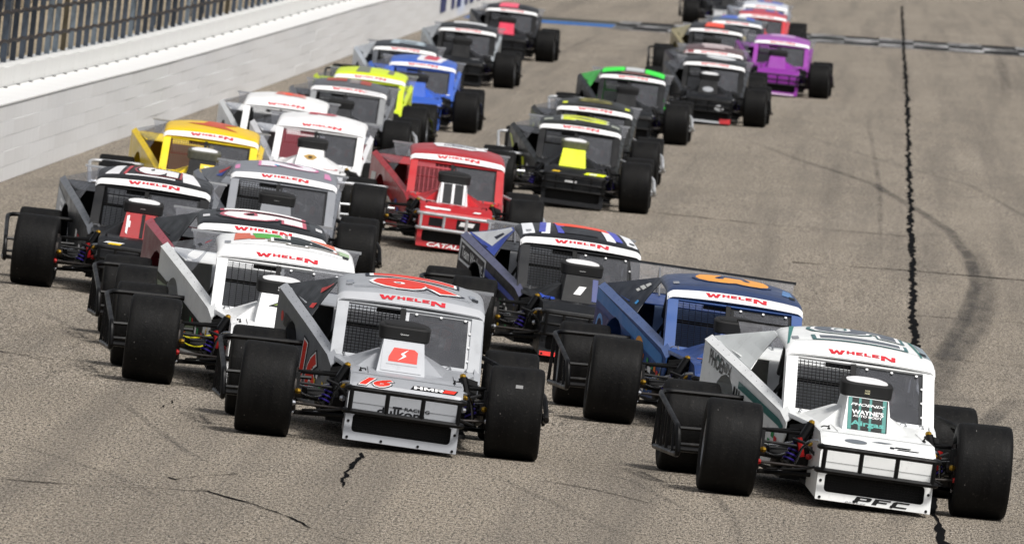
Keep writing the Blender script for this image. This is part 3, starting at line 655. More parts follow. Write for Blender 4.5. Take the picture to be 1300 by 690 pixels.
# wheels
def tyre(wd, rad):
    h = wd/2; P = []
    P.append((-h+.035, .192)); P.append((-h+.012, .215)); P.append((-h-.004, .27)); P.append((-h, rad-.032)); P.append((-h+.007, rad-.014)); P.append((-h+.020, rad-.004))
    P.append((-h+.05, rad-.001)); P.append((-h*.35, rad)); P += [(-x, r) for x, r in reversed(P)]
    P = P + [(h-.035, .18), (-h+.035, .18)]
    m = MB(); m.lathe(P, 56, 'x', closed=True); return m.mesh('tyre', smooth=50)
ME['tyre_f'] = tyre(.412, .35); ME['tyre_r'] = tyre(.42, .352)
m = MB()
m.lathe([(-.192, .205), (-.185, .188), (-.12, .178), (.12, .178), (.185, .188), (.192, .205), (.183, .205), (.172, .19), (.10, .17), (-.10, .17), (-.172, .19), (-.183, .205)], 40, 'x', closed=True)
m.lathe([(-.06, .172), (-.085, .12), (-.10, .07), (-.09, .0)], 32, 'x'); m.lathe([(-.05, .172), (-.075, .12), (-.09, .07), (-.08, .0)], 32, 'x')
for k in range(5): a = 2*math.pi*k/5; m.lathe([(-.125, 0), (-.125, .014), (-.09, .014)], 6, 'x', (0, .055*math.cos(a), .055*math.sin(a)))
ME['rim'] = m.mesh('rim')
m = MB(); m.box((0, 0, 0), (.055, .03, .004)); ME['sticker'] = m.mesh('sticker')
# hood pins, rear view pod, small hardware
m = MB(); m.lathe([(0, .012), (.01, .012), (.012, .005), (.03, .005), (.03, 0)], 8, 'z'); m.tube([(0, 0, .02), (.05, .01, .022), (.07, .0, .012)], .005, 5); ME['hood_pin'] = m.mesh('hood_pin')
m = MB(); m.tube([(0, 0, 0), (0, 0, .16)], .004, 5); m.lathe([(0, .012), (.012, .010), (.012, 0)], 8, 'z'); ME['antenna'] = m.mesh('antenna')

# ---- lettering: text laid on a surface as thin raised film
_txt = {}
def text2d(body_, bold, shear):
    key = (body_, bold, shear)
    if key in _txt: return _txt[key]
    cu = bpy.data.curves.new('t', 'FONT'); cu.body = body_; cu.offset = bold; cu.shear = shear; cu.resolution_u = 3
    ob = bpy.data.objects.new('t', cu); COL.objects.link(ob)
    me = bpy.data.meshes.new_from_object(ob.evaluated_get(bpy.context.evaluated_depsgraph_get()))
    vs = [(v.co.x, v.co.y) for v in me.vertices]; fs = [tuple(p.vertices) for p in me.polygons]
    bpy.data.objects.remove(ob); bpy.data.curves.remove(cu); bpy.data.meshes.remove(me)
    x0, x1 = min(v[0] for v in vs), max(v[0] for v in vs); y0, y1 = min(v[1] for v in vs), max(v[1] for v in vs)
    _txt[key] = ([((v[0]-x0)/(x1-x0)-.5, (v[1]-y0)/(y1-y0)-.5) for v in vs], fs); return _txt[key]
def film(shapes, surf, name, cut=0.0, lift=0.0):
    """shapes: list of (verts2d, faces); -> one thin mesh laid on surf"""
    bm = bmesh.new()
    for vs, fs in shapes:
        bv = [bm.verts.new((v[0], v[1], 0)) for v in vs]
        for f in fs:
            try: bm.faces.new([bv[i] for i in f])
            except ValueError: pass
    if cut:
        xs = [v.co.x for v in bm.verts]; ys = [v.co.y for v in bm.verts]
        for lo, hi, ax in ((min(xs), max(xs), 0), (min(ys), max(ys), 1)):
            t = math.ceil(lo/cut)*cut
            while t < hi:
                co = Vector((0, 0, 0)); co[ax] = t; no = Vector((0, 0, 0)); no[ax] = 1
                bmesh.ops.bisect_plane(bm, geom=list(bm.verts)+list(bm.edges)+list(bm.faces), plane_co=co, plane_no=no); t += cut
    for v in bm.verts: v.co = Vector(body(surf(v.co.x, v.co.y)))
    bmesh.ops.recalc_face_normals(bm, faces=bm.faces)
    me = bpy.data.meshes.new(name); bm.to_mesh(me); bm.free(); me.materials.append(None); return me
def tx(s, w_, h_, cx=0, cy=0, bold=.02, shear=0):
    vs, fs = text2d(s, bold, shear); return ([(v[0]*w_+cx, v[1]*h_+cy) for v in vs], fs)
def rc(w_, h_, cx=0, cy=0, sk=0): return ([(cx-w_/2-sk, cy-h_/2), (cx+w_/2-sk, cy-h_/2), (cx+w_/2+sk, cy+h_/2), (cx-w_/2+sk, cy+h_/2)], [(0, 1, 2, 3)])
def pg(*pts): return (list(pts), [tuple(range(len(pts)))])
def el(rx, ry, cx=0, cy=0, n=20): return ([(cx+rx*math.cos(2*math.pi*k/n), cy+ry*math.sin(2*math.pi*k/n)) for k in range(n)], [tuple(range(n))])
def lifted(surf, d):
    return lambda s, t: (lambda p: (p[0], p[1]-d*.6, p[2]+d))(surf(s, t))
def lifted_side(surf, d):
    return lambda s, t: (lambda p: (p[0]-d, p[1], p[2]))(surf(s, t))
GL = {'W': [(0, 1), (.24, 1), (.33, .45), (.44, .92), (.56, .92), (.67, .45), (.76, 1), (1, 1), (.80, 0), (.60, 0), (.50, .42), (.40, 0), (.20, 0)],
 'H': [(0, 0), (.32, 0), (.32, .36), (.68, .36), (.68, 0), (1, 0), (1, 1), (.68, 1), (.68, .64), (.32, .64), (.32, 1), (0, 1)],
 'E': [(0, 0), (1, 0), (1, .25), (.36, .25), (.36, .39), (.86, .39), (.86, .61), (.36, .61), (.36, .75), (1, .75), (1, 1), (0, 1)],
 'L': [(0, 0), (1, 0), (1, .28), (.38, .28), (.38, 1), (0, 1)],
 'N': [(0, 0), (.28, 0), (.28, .58), (.70, 0), (1, 0), (1, 1), (.72, 1), (.72, .42), (.30, 1), (0, 1)]}
GL['M'] = [(0, 0), (.24, 0), (.24, .55), (.42, .1), (.58, .1), (.76, .55), (.76, 0), (1, 0), (1, 1), (.72, 1), (.5, .48), (.28, 1), (0, 1)]
_eye = [(0, .651), (.3, .651), (.3, .78), (.70, .78), (.70, .54), (.3, .54), (.3, .649), (0, .649)]
GL['R'] = [(0, 0), (.3, 0), (.3, .32), (.48, .32), (.70, 0), (1, 0), (.76, .34), (.88, .34), (1, .46), (1, .86), (.86, 1), (0, 1)] + _eye
GL['P'] = [(0, 0), (.3, 0), (.3, .32), (.86, .32), (1, .46), (1, .86), (.86, 1), (0, 1)] + _eye
GL['F'] = [(0, 0), (.3, 0), (.3, .36), (.85, .36), (.85, .60), (.3, .60), (.3, .77), (1, .77), (1, 1), (0, 1)]
GL['C'] = [(.15, 0), (1, 0), (1, .24), (.3, .24), (.3, .76), (1, .76), (1, 1), (.15, 1), (0, .85), (0, .15)]
def slant(sh, k, y0): return ([(x+(y-y0)*k, y) for x, y in sh[0]], sh[1])
def glyph(ch, x, y, w_, h_): return pg(*[(x+a*w_, y+b*h_) for a, b in GL[ch]])
ME['whelen'] = film([glyph('W', -.275, -.032, .13, .068), glyph('H', -.135, -.012, .062, .048), glyph('E', -.063, -.012, .055, .048), glyph('L', .0, -.012, .052, .048), glyph('E', .060, -.012, .058, .048), glyph('N', .128, -.034, .112, .070)], lambda s, t: visor(s+.02, t*.80), 'visor_lettering', .04)

# ---- driver
def make_person():
    V, E, Rr = [], [], []
    def ch(pts, parent=None):
        last = parent
        for p, r in pts:
            V.append(p); Rr.append(r)
            if last is not None: E.append((last, len(V)-1))
            last = len(V)-1
        return last
    pel = ch([((DX, 2.14, .36), .15)]); ab = ch([((DX, 2.18, .50), .14)], pel); chs = ch([((DX, 2.19, .66), .155)], ab); nk = ch([((DX, 2.17, .79), .07), ((DX, 2.14, .90), .085)], chs)
    for sg in (-1, 1):
        ch([((DX+sg*.09, 2.06, .36), .09), ((DX+sg*.12, 1.72, .46), .065), ((DX+sg*.11, 1.38, .30), .05), ((DX+sg*.11, 1.30, .26), .04)], pel)
        wr = ch([((DX+sg*.19, 2.16, .70), .065), ((DX+sg*.25, 1.98, .58), .048), ((DX+sg*.21, 1.76, .70), .036), ((DX+sg*.185, 1.70, .735), .036)], chs)
        for k in range(4): ch([((DX+sg*(.19+.008*k), 1.655, .770-.022*k), .010), ((DX+sg*(.175+.008*k), 1.630, .765-.022*k), .009), ((DX+sg*(.160), 1.640, .758-.021*k), .008)], wr)
        ch([((DX+sg*.160, 1.69, .765), .011), ((DX+sg*.160, 1.665, .79), .009)], wr)
    me = bpy.data.meshes.new('person'); me.from_pydata(V, E, []); ob = bpy.data.objects.new('tmp', me); COL.objects.link(ob)
    md = ob.modifiers.new('s', 'SKIN')
    for i, r in enumerate(Rr): me.skin_vertices[0].data[i].radius = (r, r)
    me.skin_vertices[0].data[0].use_root = True
    sb = ob.modifiers.new('b', 'SUBSURF'); sb.levels = 1; sb.render_levels = 1
    out = bpy.data.meshes.new_from_object(ob.evaluated_get(bpy.context.evaluated_depsgraph_get()))
    bpy.data.objects.remove(ob); out.name = 'person_body'
    for v in out.vertices: v.co = Vector(body(v.co))
    out.shade_smooth(); out.materials.clear(); out.materials.append(None); return out
ME['person'] = make_person()
m = MB(); hp = [(-.155, 0), (-.15, .07), (-.11, .112), (-.03, .128), (.05, .122), (.10, .09), (.13, .045), (.138, 0)]
m.lathe(hp, 24, 'z', (DX, 2.13, .935)); m.box((DX, 2.02, .87), (.12, .06, .07)); ME['helmet'] = B(m, 'helmet', 50)
m = MB(); n_ = 10
vis = [[(DX+.131*math.sin(R(a)), 2.13-.131*math.cos(R(a)), z) for a in range(-65, 66, 13)] for z in (.915, .945, .975)]
m.grid(vis, .004); ME['face_shield'] = B(m, 'face_shield', 60)

m = MB()
for sg in (-1, 1): m.hexa([(DX+sg*.06-.025, 2.03, .50), (DX+sg*.06+.025, 2.03, .50), (DX+sg*.06+.025, 2.04, .50), (DX+sg*.06-.025, 2.04, .50)], [(DX+sg*.085-.025, 2.03, .80), (DX+sg*.085+.025, 2.03, .80), (DX+sg*.085+.025, 2.04, .80), (DX+sg*.085-.025, 2.04, .80)])
ME['harness'] = B(m, 'harness')
# ------------------------------------------------------------------ materials shared by the cars
TYRE = tyre_mat(); GLASS = glass_mat(); CLEAR = clear_mat()
BLACK = paint('#0d0d0f', .4, 0, .15, .2); TUBE = paint('#101012', .38, .1, .2, .15); CHROME = plain('#b9bcc0', .25, 1, 'bright_metal', .25, 8)
ALU = plain('#b4b6ba', .35, .85, 'aluminium', .3, 6); GOLD = plain('#b08a2e', .3, .8, 'gold_anodised'); PURPLE = plain('#3a2c8c', .35, .3, 'spring_purple'); SILVERJ = plain('#c9cbd0', .25, .9, 'joint_steel')
NETM = plain('#0a0a0b', .7, 0, 'net_black'); IRON = plain('#3a3634', .5, .7, 'cast_iron'); REDA = plain('#b01818', .35, .3, 'red_anodised'); DARK = plain('#141416', .7, 0, 'dark_metal')
AIRM = plain('#0c0c0d', .75, 0, 'air_filter_cloth'); WFILM = paint('#f4f4f4', .35, 0, .1, .15); REDF = paint('#cf2030', .4, 0, .05, .1); GRILL = plain('#08080a', .6, .3, 'grille_black'); YEL = plain('#d8d020', .5, 0, 'yellow_paint')
SUIT = plain('#1a1c22', .85, 0, 'racing_suit', .4, 9)
def F(h): return paint(h, .4, 0, .1, .12)

def part(name, key, mat, par): return obj(name, ME[key], mat, par)
SURF = {'roof': (roof, .06), 'roofx': (roofx, .06), 'hood': (hood, .05), 'scoop': (scoop, 0), 'lip': (lambda s, t: (lambda p: (p[0], p[1]-.004, p[2]))(lip(s, t)), 0),
        'upper': (lambda s, t: (lambda p: (p[0], p[1]-.004, p[2]))(upper(s, t)), 0), 'side': (side, .06), 'sail': (sail, .08), 'air': (air, .03), 'visor': (visor, .05)}
def decal(car, surf, shapes, col, name, lift=0.0):
    fn, cut = SURF[surf]
    if lift: fn = (lifted_side if surf in ('side', 'sail') else lifted)(fn, lift)
    if all(len(f) == 1 for v, f in shapes):
        for sh in shapes: o = obj(name, film([sh], fn, name, cut), F(col), car)
        return o
    return obj(name, film(shapes, fn, name, cut), F(col), car)
def number(car, surf, s, w_, h_, cx, cy, col, out=None, out2=None, shear=0.0, bold=.03, name='number'):
    if out2: decal(car, surf, [tx(s, w_*1.16, h_*1.20, cx, cy, bold+.05, shear)], out2, name + '_border', .0)
    if out: decal(car, surf, [tx(s, w_*1.08, h_*1.10, cx, cy, bold+.03, shear)], out, name + '_outline', .0012)
    decal(car, surf, [tx(s, w_, h_, cx, cy, bold, shear)], col, name, .0024)

def make_car(sp):
    car = empty('race_car'); X, Y, rz = sp['at']
    n = Vector((-math.tan(bank(Y)), 0, 1)).normalized(); rz = R(rz)
    yv = Vector((-math.sin(rz), math.cos(rz), 0)); yv = (yv - n*yv.dot(n)).normalized(); xv = yv.cross(n)
    # sit on the local ground slope along the track too
    e = 1.4; gy = (gz(X, Y+2.72)-gz(X, Y))/2.72
    yv = Vector((yv.x, yv.y, yv.z + gy)).normalized(); n = xv.cross(yv).normalized()
    Mx = Matrix((xv, yv, n)).transposed().to_4x4(); Mx.translation = Vector((X, Y, gz(X, Y)+.002)); car.matrix_world = Mx
    tag(car, sp['label'], 'race car', 'race cars racing away from the start line')
    g = lambda k, d: sp.get(k, d)
    met = g('metal', 0.0)
    P = lambda h: paint(h, g('rough', .36), met)
    body_, roofc, sidec, pil = P(g('body', '#222222')), P(g('roof', g('body', '#222'))), P(g('side', g('body', '#222222'))), P(g('pillar', g('body', '#222222')))
    nose = P(g('nose', g('body', '#222222')))
    bump = g('bumper', 'b'); bumpm = TUBE if bump == 'b' else plain('#c4c6c9', .35, .35, 'brushed_bar', .25, 12) if bump == 'c' else P(bump)
    part('nose_panel', 'nose_panel', P(g('lip', g('nose', g('body', '#222222')))), car); part('nose_upper_panel', 'nose_upper_panel', nose, car)
    part('grille', 'grille', GRILL, car); part('radiator', 'radiator', DARK, car)
    part('nose_side', 'nose_side_l', nose, car); part('nose_side', 'nose_side_r', nose, car)
    part('hood', 'hood', body_, car); part('scoop_base', 'scoop_base', body_, car)
    part('hood_scoop', 'hood_scoop', P(g('scoop', g('body', '#222222'))), car)
    part('intake_neck', 'intake_neck', DARK, car); a = part('air_cleaner', 'air_cleaner', plain(sp['air'], .6, 0, 'air_filter') if 'air' in sp else AIRM, car)
    part('lid', 'air_lid', WFILM if g('lid', 1) == 1 else AIRM, a)
    part('windscreen_surround', 'windscreen_surround', pil, car); part('pillar_side', 'pillar_sidepl', pil, car); part('pillar_side', 'pillar_sidepr', pil, car)
    part('windscreen_post', 'windscreen_post', BLACK, car); ws = part('windscreen', 'windscreen', GLASS, car); part('trim', 'windscreen_trim', P(g('trim', '#3a3c40')), ws)
    for k, s_ in () if not sp.get('detail') else ((.92, .05), (.92, .24), (.92, .43), (.7, .475), (.45, .478), (.2, .482), (.04, .25), (.04, .44)):
        f = obj('fastener', ME['fastener'], WFILM, ws); f.location = body(wing(s_, k, .012)); f.rotation_euler = (R(43), 0, 0)
    part('window_net', 'window_net2' if g('net2', 0) else 'window_net', P(sp['net']) if 'net' in sp else NETM, car)
    rf = part('roof', 'roof', roofc, car); part('visor_strip', 'visor', P(g('visor', '#f2f2f2')), car); part('visor_lettering', 'whelen', REDF, car)
    for nm, sg in (('l', -1), ('r', 1)):
        sp_ = part('side_panel', 'side_panel_'+nm, sidec, car); part('rail', 'rail_'+nm, P(g('rail', g('side', g('body', '#222222')))), sp_); part('rivet_row', 'rivets_'+nm, DARK, sp_)['kind'] = 'stuff'
        part('sail_panel', ('sailw_' if g('sailw', 0) else 'sail_')+nm, (P(sp['sail']) if 'sail' in sp and (nm == 'l' or sp.get('sailw')) else CLEAR), car)
    part('rear_deck', 'rear_deck', body_, car); part('tail_panel', 'tail_panel', sidec, car); part('shadow_floor_pan', 'shadow_floor_pan', DARK, car)
    part('firewall', 'firewall', DARK, car); part('interior_panel', 'interior_panel', plain(g('inside', '#c4c6ca'), .5, 0, 'interior_tin', .35, 4), car)
    part('engine', 'engine', IRON, car); part('roll_cage', 'roll_cage', P(sp['cage']) if 'cage' in sp else TUBE, car)
    part('seat', 'seat', DARK, car); part('steering_wheel', 'steering_wheel', BLACK, car); part('mirror', 'mirror', BLACK, car)
    part('front_bumper', 'front_bumper2' if g('bump2', 0) else 'front_bumper', bumpm, car); part('nerf_bar', 'nerf_l', plain('#c4c6c9', .35, .35, 'brushed_bar', .25, 12) if g('nerf', 0) else TUBE, car); part('nerf_bar', 'nerf_r', plain('#c4c6c9', .35, .35, 'brushed_bar', .25, 12) if g('nerf', 0) else TUBE, car); part('rear_bumper', 'rear_bumper', TUBE, car)
    hi = '_hi' if g('hispoiler', 0) else ''; s_ = part('spoiler', 'spoiler'+hi, CLEAR, car); part('top_strip', 'spoiler_strip'+hi, P(g('strip', '#9a9c9f')), s_); part('brace', 'spb1'+hi, ALU, s_); part('brace', 'spb2'+hi, ALU, s_)
    for nm, sg in (('l', -1), ('r', 1)):
        part('lower_control_arm', 'lca_'+nm, TUBE, car); part('upper_control_arm', 'uca_'+nm, TUBE, car); part('tie_rod', 'tie_'+nm, IRON, car)
        sh = part('shock_absorber', 'shock_'+nm, BLACK, car); part('coil_spring', 'coil_'+nm, plain(sp['spring'], .35, .3, 'spring') if 'spring' in sp else PURPLE, sh)
        part('brake_disc', 'disc_'+nm, IRON, car); part('brake_caliper', 'caliper_'+nm, DARK, car); part('spindle', 'spindle_'+nm, IRON, car)
        part('frame_rail', 'frame_'+nm, TUBE, car); part('steering_bracket', 'bracket_'+nm, DARK, car); part('chassis_shield', 'shield_'+nm, DARK, car); part('sway_bar_arm', 'swaybar_'+nm, CHROME, car); part('reservoir', 'reservoir_'+nm, REDA if g('redcal', 0) else BLACK, car); part('brake_hose', 'hose_'+nm, YEL if g('hose', 0) else SILVERJ, car)
        if Y < 170:
            for k, p in enumerate(JN[nm]): obj('rod_end', ME['rod_end'], (GOLD, SILVERJ, SILVERJ, GOLD, REDA if g('redcal', 0) else SILVERJ)[k % 5], car).location = p
    part('rear_axle', 'rear_axle', IRON, car)
    steer = R(g('steer', -2.0))
    for x, y, fr, cb in ((-.945, 0, 1, 2.0), (.945, 0, 1, -.3), (-1.0, 2.72, 0, .5), (.98, 2.72, 0, 0)):
        wh = empty('wheel', car, (x, y, .35 if fr else .352)); wh.rotation_euler = (random.uniform(0, 6), R(cb), steer if fr else 0)
        # spin about the axle only turns the tyre: keep camber and steering outside it
        wh.rotation_mode = 'YZX' if False else 'XYZ'
        t = part('tyre', 'tyre_f' if fr else 'tyre_r', TYRE, wh); r_ = part('rim', 'rim', plain(g('rim', '#8f9296'), .4, .6, 'wheel_rim', .3, 9), wh)
        if x > 0: r_.scale = (-1, 1, 1)
        wh.rotation_euler = (0, R(cb), steer if fr else 0)
        t.rotation_euler = (random.uniform(0, 6), 0, 0); r_.rotation_euler = (random.uniform(0, 6), 0, 0)
        if fr and sp.get('sticker') and x > 0:
            st = obj('sticker', ME['sticker'], F('#7d7d7d'), wh); a = random.uniform(.6, 1.0); st.location = (.02 if x > 0 else -.06, -.350*math.cos(a), .350*math.sin(a)); st.rotation_euler = (math.pi/2-a, 0, 0)
    for x, y in ((-.36, -.36), (.36, -.36), (-.47, .80), (.47, .80), (.35, .90)):
        h = obj('hood_pin', ME['hood_pin'], BLACK if y < 0 else ALU, car); h.location = body((x, y, (.552 if y < 0 else .602))); h.rotation_euler = (0, 0, random.uniform(0, 6))
    if sp.get('detail'):
        for s__, t_ in ((-.40, -.095), (-.14, -.095), (.14, -.095), (.40, -.095), (-.30, .098), (-.1, .098), (.1, .098), (.30, .098), (-.405, .03), (.405, .03)):
            f = obj('fastener', ME['fastener'], BLACK, car); p = lip(s__, t_); f.location = body((p[0], p[1]-.001, p[2])); f.rotation_euler = (R(85), 0, 0)
    if sp.get('detail'):
        for nm_, sf, sh in (('panel_seam', 'hood', rc(.84, .004, 0, .225)), ('panel_seam', 'hood', rc(.004, .75, -.30, .62)), ('panel_seam', 'hood', rc(.004, .75, .36, .62)), ('panel_seam', 'roofx', rc(1.0, .005, 0, -.40)), ('panel_seam', 'upper', rc(.84, .003, 0, -.02))): decal(car, sf, [sh], '#4a4b4e', nm_)
        rr = random.Random(int(Y*10)); cols = ['#e8e8e8', '#c82028', '#e8c020', '#2050b0', '#f0f0f0', '#e07820', '#208848', '#181818']
        for k in range(9):
            sx_ = .62+.095*k; decal(car, 'side', [rc(rr.uniform(.05, .085), rr.uniform(.03, .06), sx_, rr.uniform(-.15, -.03))], rr.choice(cols), 'contingency_sticker', .0022)
        for k in range(5): decal(car, 'side', [rc(rr.uniform(.06, .11), rr.uniform(.03, .07), .70+.15*k, rr.uniform(-.32, -.22))], rr.choice(cols), 'contingency_sticker', .0022)
        for sg_ in (-1, 1): decal(car, 'roofx', [rc(.05, .12, sg_*.49, -.30)], rr.choice(('#8a8d92', '#30343a')), 'roof_badge', .001)
    elif Y < 215:
        rr = random.Random(int(Y*10)); cols = ['#e8e8e8', '#c82028', '#e8c020', '#2050b0', '#f0f0f0', '#181818']
        for k in range(5): decal(car, 'side', [rc(rr.uniform(.08, .16), rr.uniform(.04, .08), .45+.18*k, rr.uniform(-.18, -.03))], rr.choice(cols), 'contingency_sticker', .0022)
        for k in range(2): decal(car, 'hood', [rc(rr.uniform(.08, .16), rr.uniform(.03, .06), (-.26, .25)[k], rr.uniform(.08, .14), .01)], rr.choice(cols), 'hood_sticker', .003)
        decal(car, 'upper', [rc(rr.uniform(.12, .25), .05, rr.uniform(-.1, .15), .01, .01)], rr.choice(cols), 'nose_sticker', .001)
    if 'deco' in sp: sp['deco'](car)
    if sp.get('driver', 1):
        pr = obj('person', ME['person'], plain(g('suit', '#1a1c22'), .85, 0, 'racing_suit', .4, 9)); pr.matrix_world = car.matrix_world.copy()
        tag(pr, 'person in racing suit and helmet driving the ' + sp['short'], 'person', 'drivers in the race cars')
        hl = obj('helmet', ME['helmet'], paint(g('helmet', '#2a2c33'), .2, 0, .4, .1), pr); obj('harness', ME['harness'], plain(g('belt', '#b8401c'), .8, 0, 'harness_webbing'), pr); obj('face_shield', ME['face_shield'], plain('#101114', .1, .3, 'dark_visor'), hl)
    return car

# ------------------------------------------------------------------ the cars
def d_teal(c):
    number(c, 'roof', '51', .62, .62, .02, 0, '#5d636c', '#f4f4f4', '#3f6a6c', 0, .03, 'roof_number')
    decal(c, 'roofx', [pg((-.56, -.46), (-.545, -.46), (-.43, .46), (-.47, .46)), pg((.46, -.46), (.475, -.46), (.44, .46), (.41, .46))], '#2c7a74', 'roof_stripe')
    decal(c, 'roofx', [pg((.49, -.40), (.545, -.40), (.545, .40), (.455, .40))], '#8b98a0', 'roof_patch')
    decal(c, 'scoop', [rc(.30, .30)], '#10181a', 'scoop_panel'); decal(c, 'scoop', [rc(.028, .30, -.135), rc(.018, .30, -.06), rc(.018, .30, .02), rc(.028, .30, .125)], '#1f7f78', 'scoop_stripe', .001)
    decal(c, 'scoop', [tx("WAYNE'S", .24, .042, .0, .015, .03), tx('AUTO BODY', .22, .022, 0, -.022, .02)], '#f4f4f4', 'sponsor_lettering', .002)
    decal(c, 'scoop', [tx('Airgas', .25, .062, .0, -.095, .03)], '#3aa39a', 'sponsor_lettering', .002); decal(c, 'scoop', [tx('PHOENIX', .26, .026, 0, .085, .02, .3)], '#e8ecec', 'sponsor_lettering', .002)
    decal(c, 'hood', [el(.085, .035, -.17, .11), rc(.11, .022, .03, .15, .03)], '#6a7077', 'hood_swoosh'); decal(c, 'hood', [rc(.12, .02, .18, .10, .01), rc(.16, .015, .22, .07, .01), rc(.03, .03, .10, .085)], '#2b2e33', 'hood_lettering_block')
    decal(c, 'lip', [slant(glyph('P', -.15, -.100, .12, .046), .6, -.1), slant(glyph('F', -.01, -.100, .12, .046), .6, -.1), slant(glyph('C', .13, -.100, .12, .046), .6, -.1)], '#111111', 'sponsor_letter'); decal(c, 'lip', [tx('BRAKES', .16, .012, -.13, -.107, .01, .35)], '#8a8d90', 'sponsor_lettering', .001)
    decal(c, 'side', [tx('PHOENIX', .70, .12, -.60, .065, .02)], '#1f2a2a', 'sponsor_lettering', .001)
    decal(c, 'side', [pg((-1.1, .10), (1.35, .10), (1.35, .13), (-1.1, .13))], '#e9ecec', 'side_band'); decal(c, 'side', [pg((.0, .02), (1.45, .03), (1.45, .085), (.0, .075))], '#1d655f', 'side_stripe', .001)
    decal(c, 'side', [rc(.05, .30, -.10, -.14), rc(.04, .30, -.02, -.14), rc(.03, .30, .05, -.14), rc(.35, .26, .33, -.16)], '#16211f', 'side_stripe', .0015); decal(c, 'side', [rc(.03, .26, .17, -.16), rc(.02, .26, .26, -.16)], '#e9ecec', 'side_stripe', .003)
    decal(c, 'side', [pg((-.78, .08), (-.70, .13), (-.74, .08)), pg((-.70, .08), (-.69, .14), (-.67, .08)), pg((-.66, .08), (-.60, .13), (-.62, .08))], '#1d655f', 'leaf_emblem', .001)
    decal(c, 'air', [tx('NGK', .04, .014, 0, .004, .02), tx('NGK', .04, .014, .0, -.014, .02)], '#cfc9a4', 'air_cleaner_lettering')
def d_silver(c):
    number(c, 'roof', '16', .70, .66, .06, .02, '#dd3016', '#f6f6f6', '#1d2440', .15, .05, 'roof_number')
    decal(c, 'roofx', [pg((-.50, -.3), (-.45, -.3), (-.46, -.1), (-.51, -.12)), pg((.45, -.3), (.50, -.3), (.49, -.1), (.44, -.12))], '#8a8f98', 'roof_crest')
    decal(c, 'scoop', [rc(.31, .28)], '#bcbfc4', 'scoop_panel'); decal(c, 'scoop', [pg((-.105, -.005), (-.07, .085), (.085, .085), (.115, .06), (.115, -.05), (-.105, -.05))], '#d62c14', 'square_logo', .001)
    decal(c, 'scoop', [pg((-.035, -.038), (.03, .012), (-.005, .014), (.045, .078), (-.015, .03), (.02, .026))], '#f4f4f4', 'lightning_bolt', .002); decal(c, 'scoop', [rc(.24, .008, 0, -.075)], '#9b9ea3', 'logo_underline', .001)
    number(c, 'hood', '16', .25, .12, -.235, .105, '#d62c14', '#f4f4f4', '#15161c', .35, .05, 'hood_number')
    decal(c, 'hood', [rc(.34, .072, .21, .10, .012)], '#141519', 'sponsor_plate'); decal(c, 'hood', [glyph('H', .055, .074, .066, .052), glyph('M', .130, .074, .075, .052), glyph('R', .213, .074, .066, .052)], '#f4f4f4', 'sponsor_lettering', .0015); decal(c, 'hood', [rc(.09, .056, .325, .10, .01)], '#e0311f', 'red_mark', .0018)
    decal(c, 'upper', [tx('RACING', .19, .026, .10, -.02, .02), rc(.07, .014, -.05, -.018)], '#22242a', 'sponsor_lettering'); decal(c, 'upper', [tx('dulkom', .36, .06, -.02, -.058, .02)], '#1b1d22', 'sponsor_lettering', .001)
    number(c, 'side', '16', .75, .36, .55, -.14, '#e0301e', '#f2f2f2', '#1a1d28', .1, .04, 'door_number')
    decal(c, 'side', [rc(.42, .10, -.55, -.02, .02)], '#34363c', 'sponsor_plate'); decal(c, 'side', [el(.06, .04, -.86, -.02)], '#d23022', 'round_mark'); decal(c, 'side', [pg((-.9, -.12), (-.1, -.13), (-.1, -.16))], '#c43a30', 'red_flash')
    decal(c, 'sail', [pg((.05, .1), (.30, .42), (.38, .42), (.22, .0)), pg((.30, -.30), (.42, -.2), (.42, -.36), (.32, -.42))], '#d6281e', 'sail_stripe')
    decal(c, 'air', [tx('Quarter', .065, .014, 0, 0, .01)], '#e8e8e8', 'air_cleaner_lettering')
    decal(c, 'roofx', [rc(.9, .012, 0, -.44)], '#8f949b', 'roof_seam')
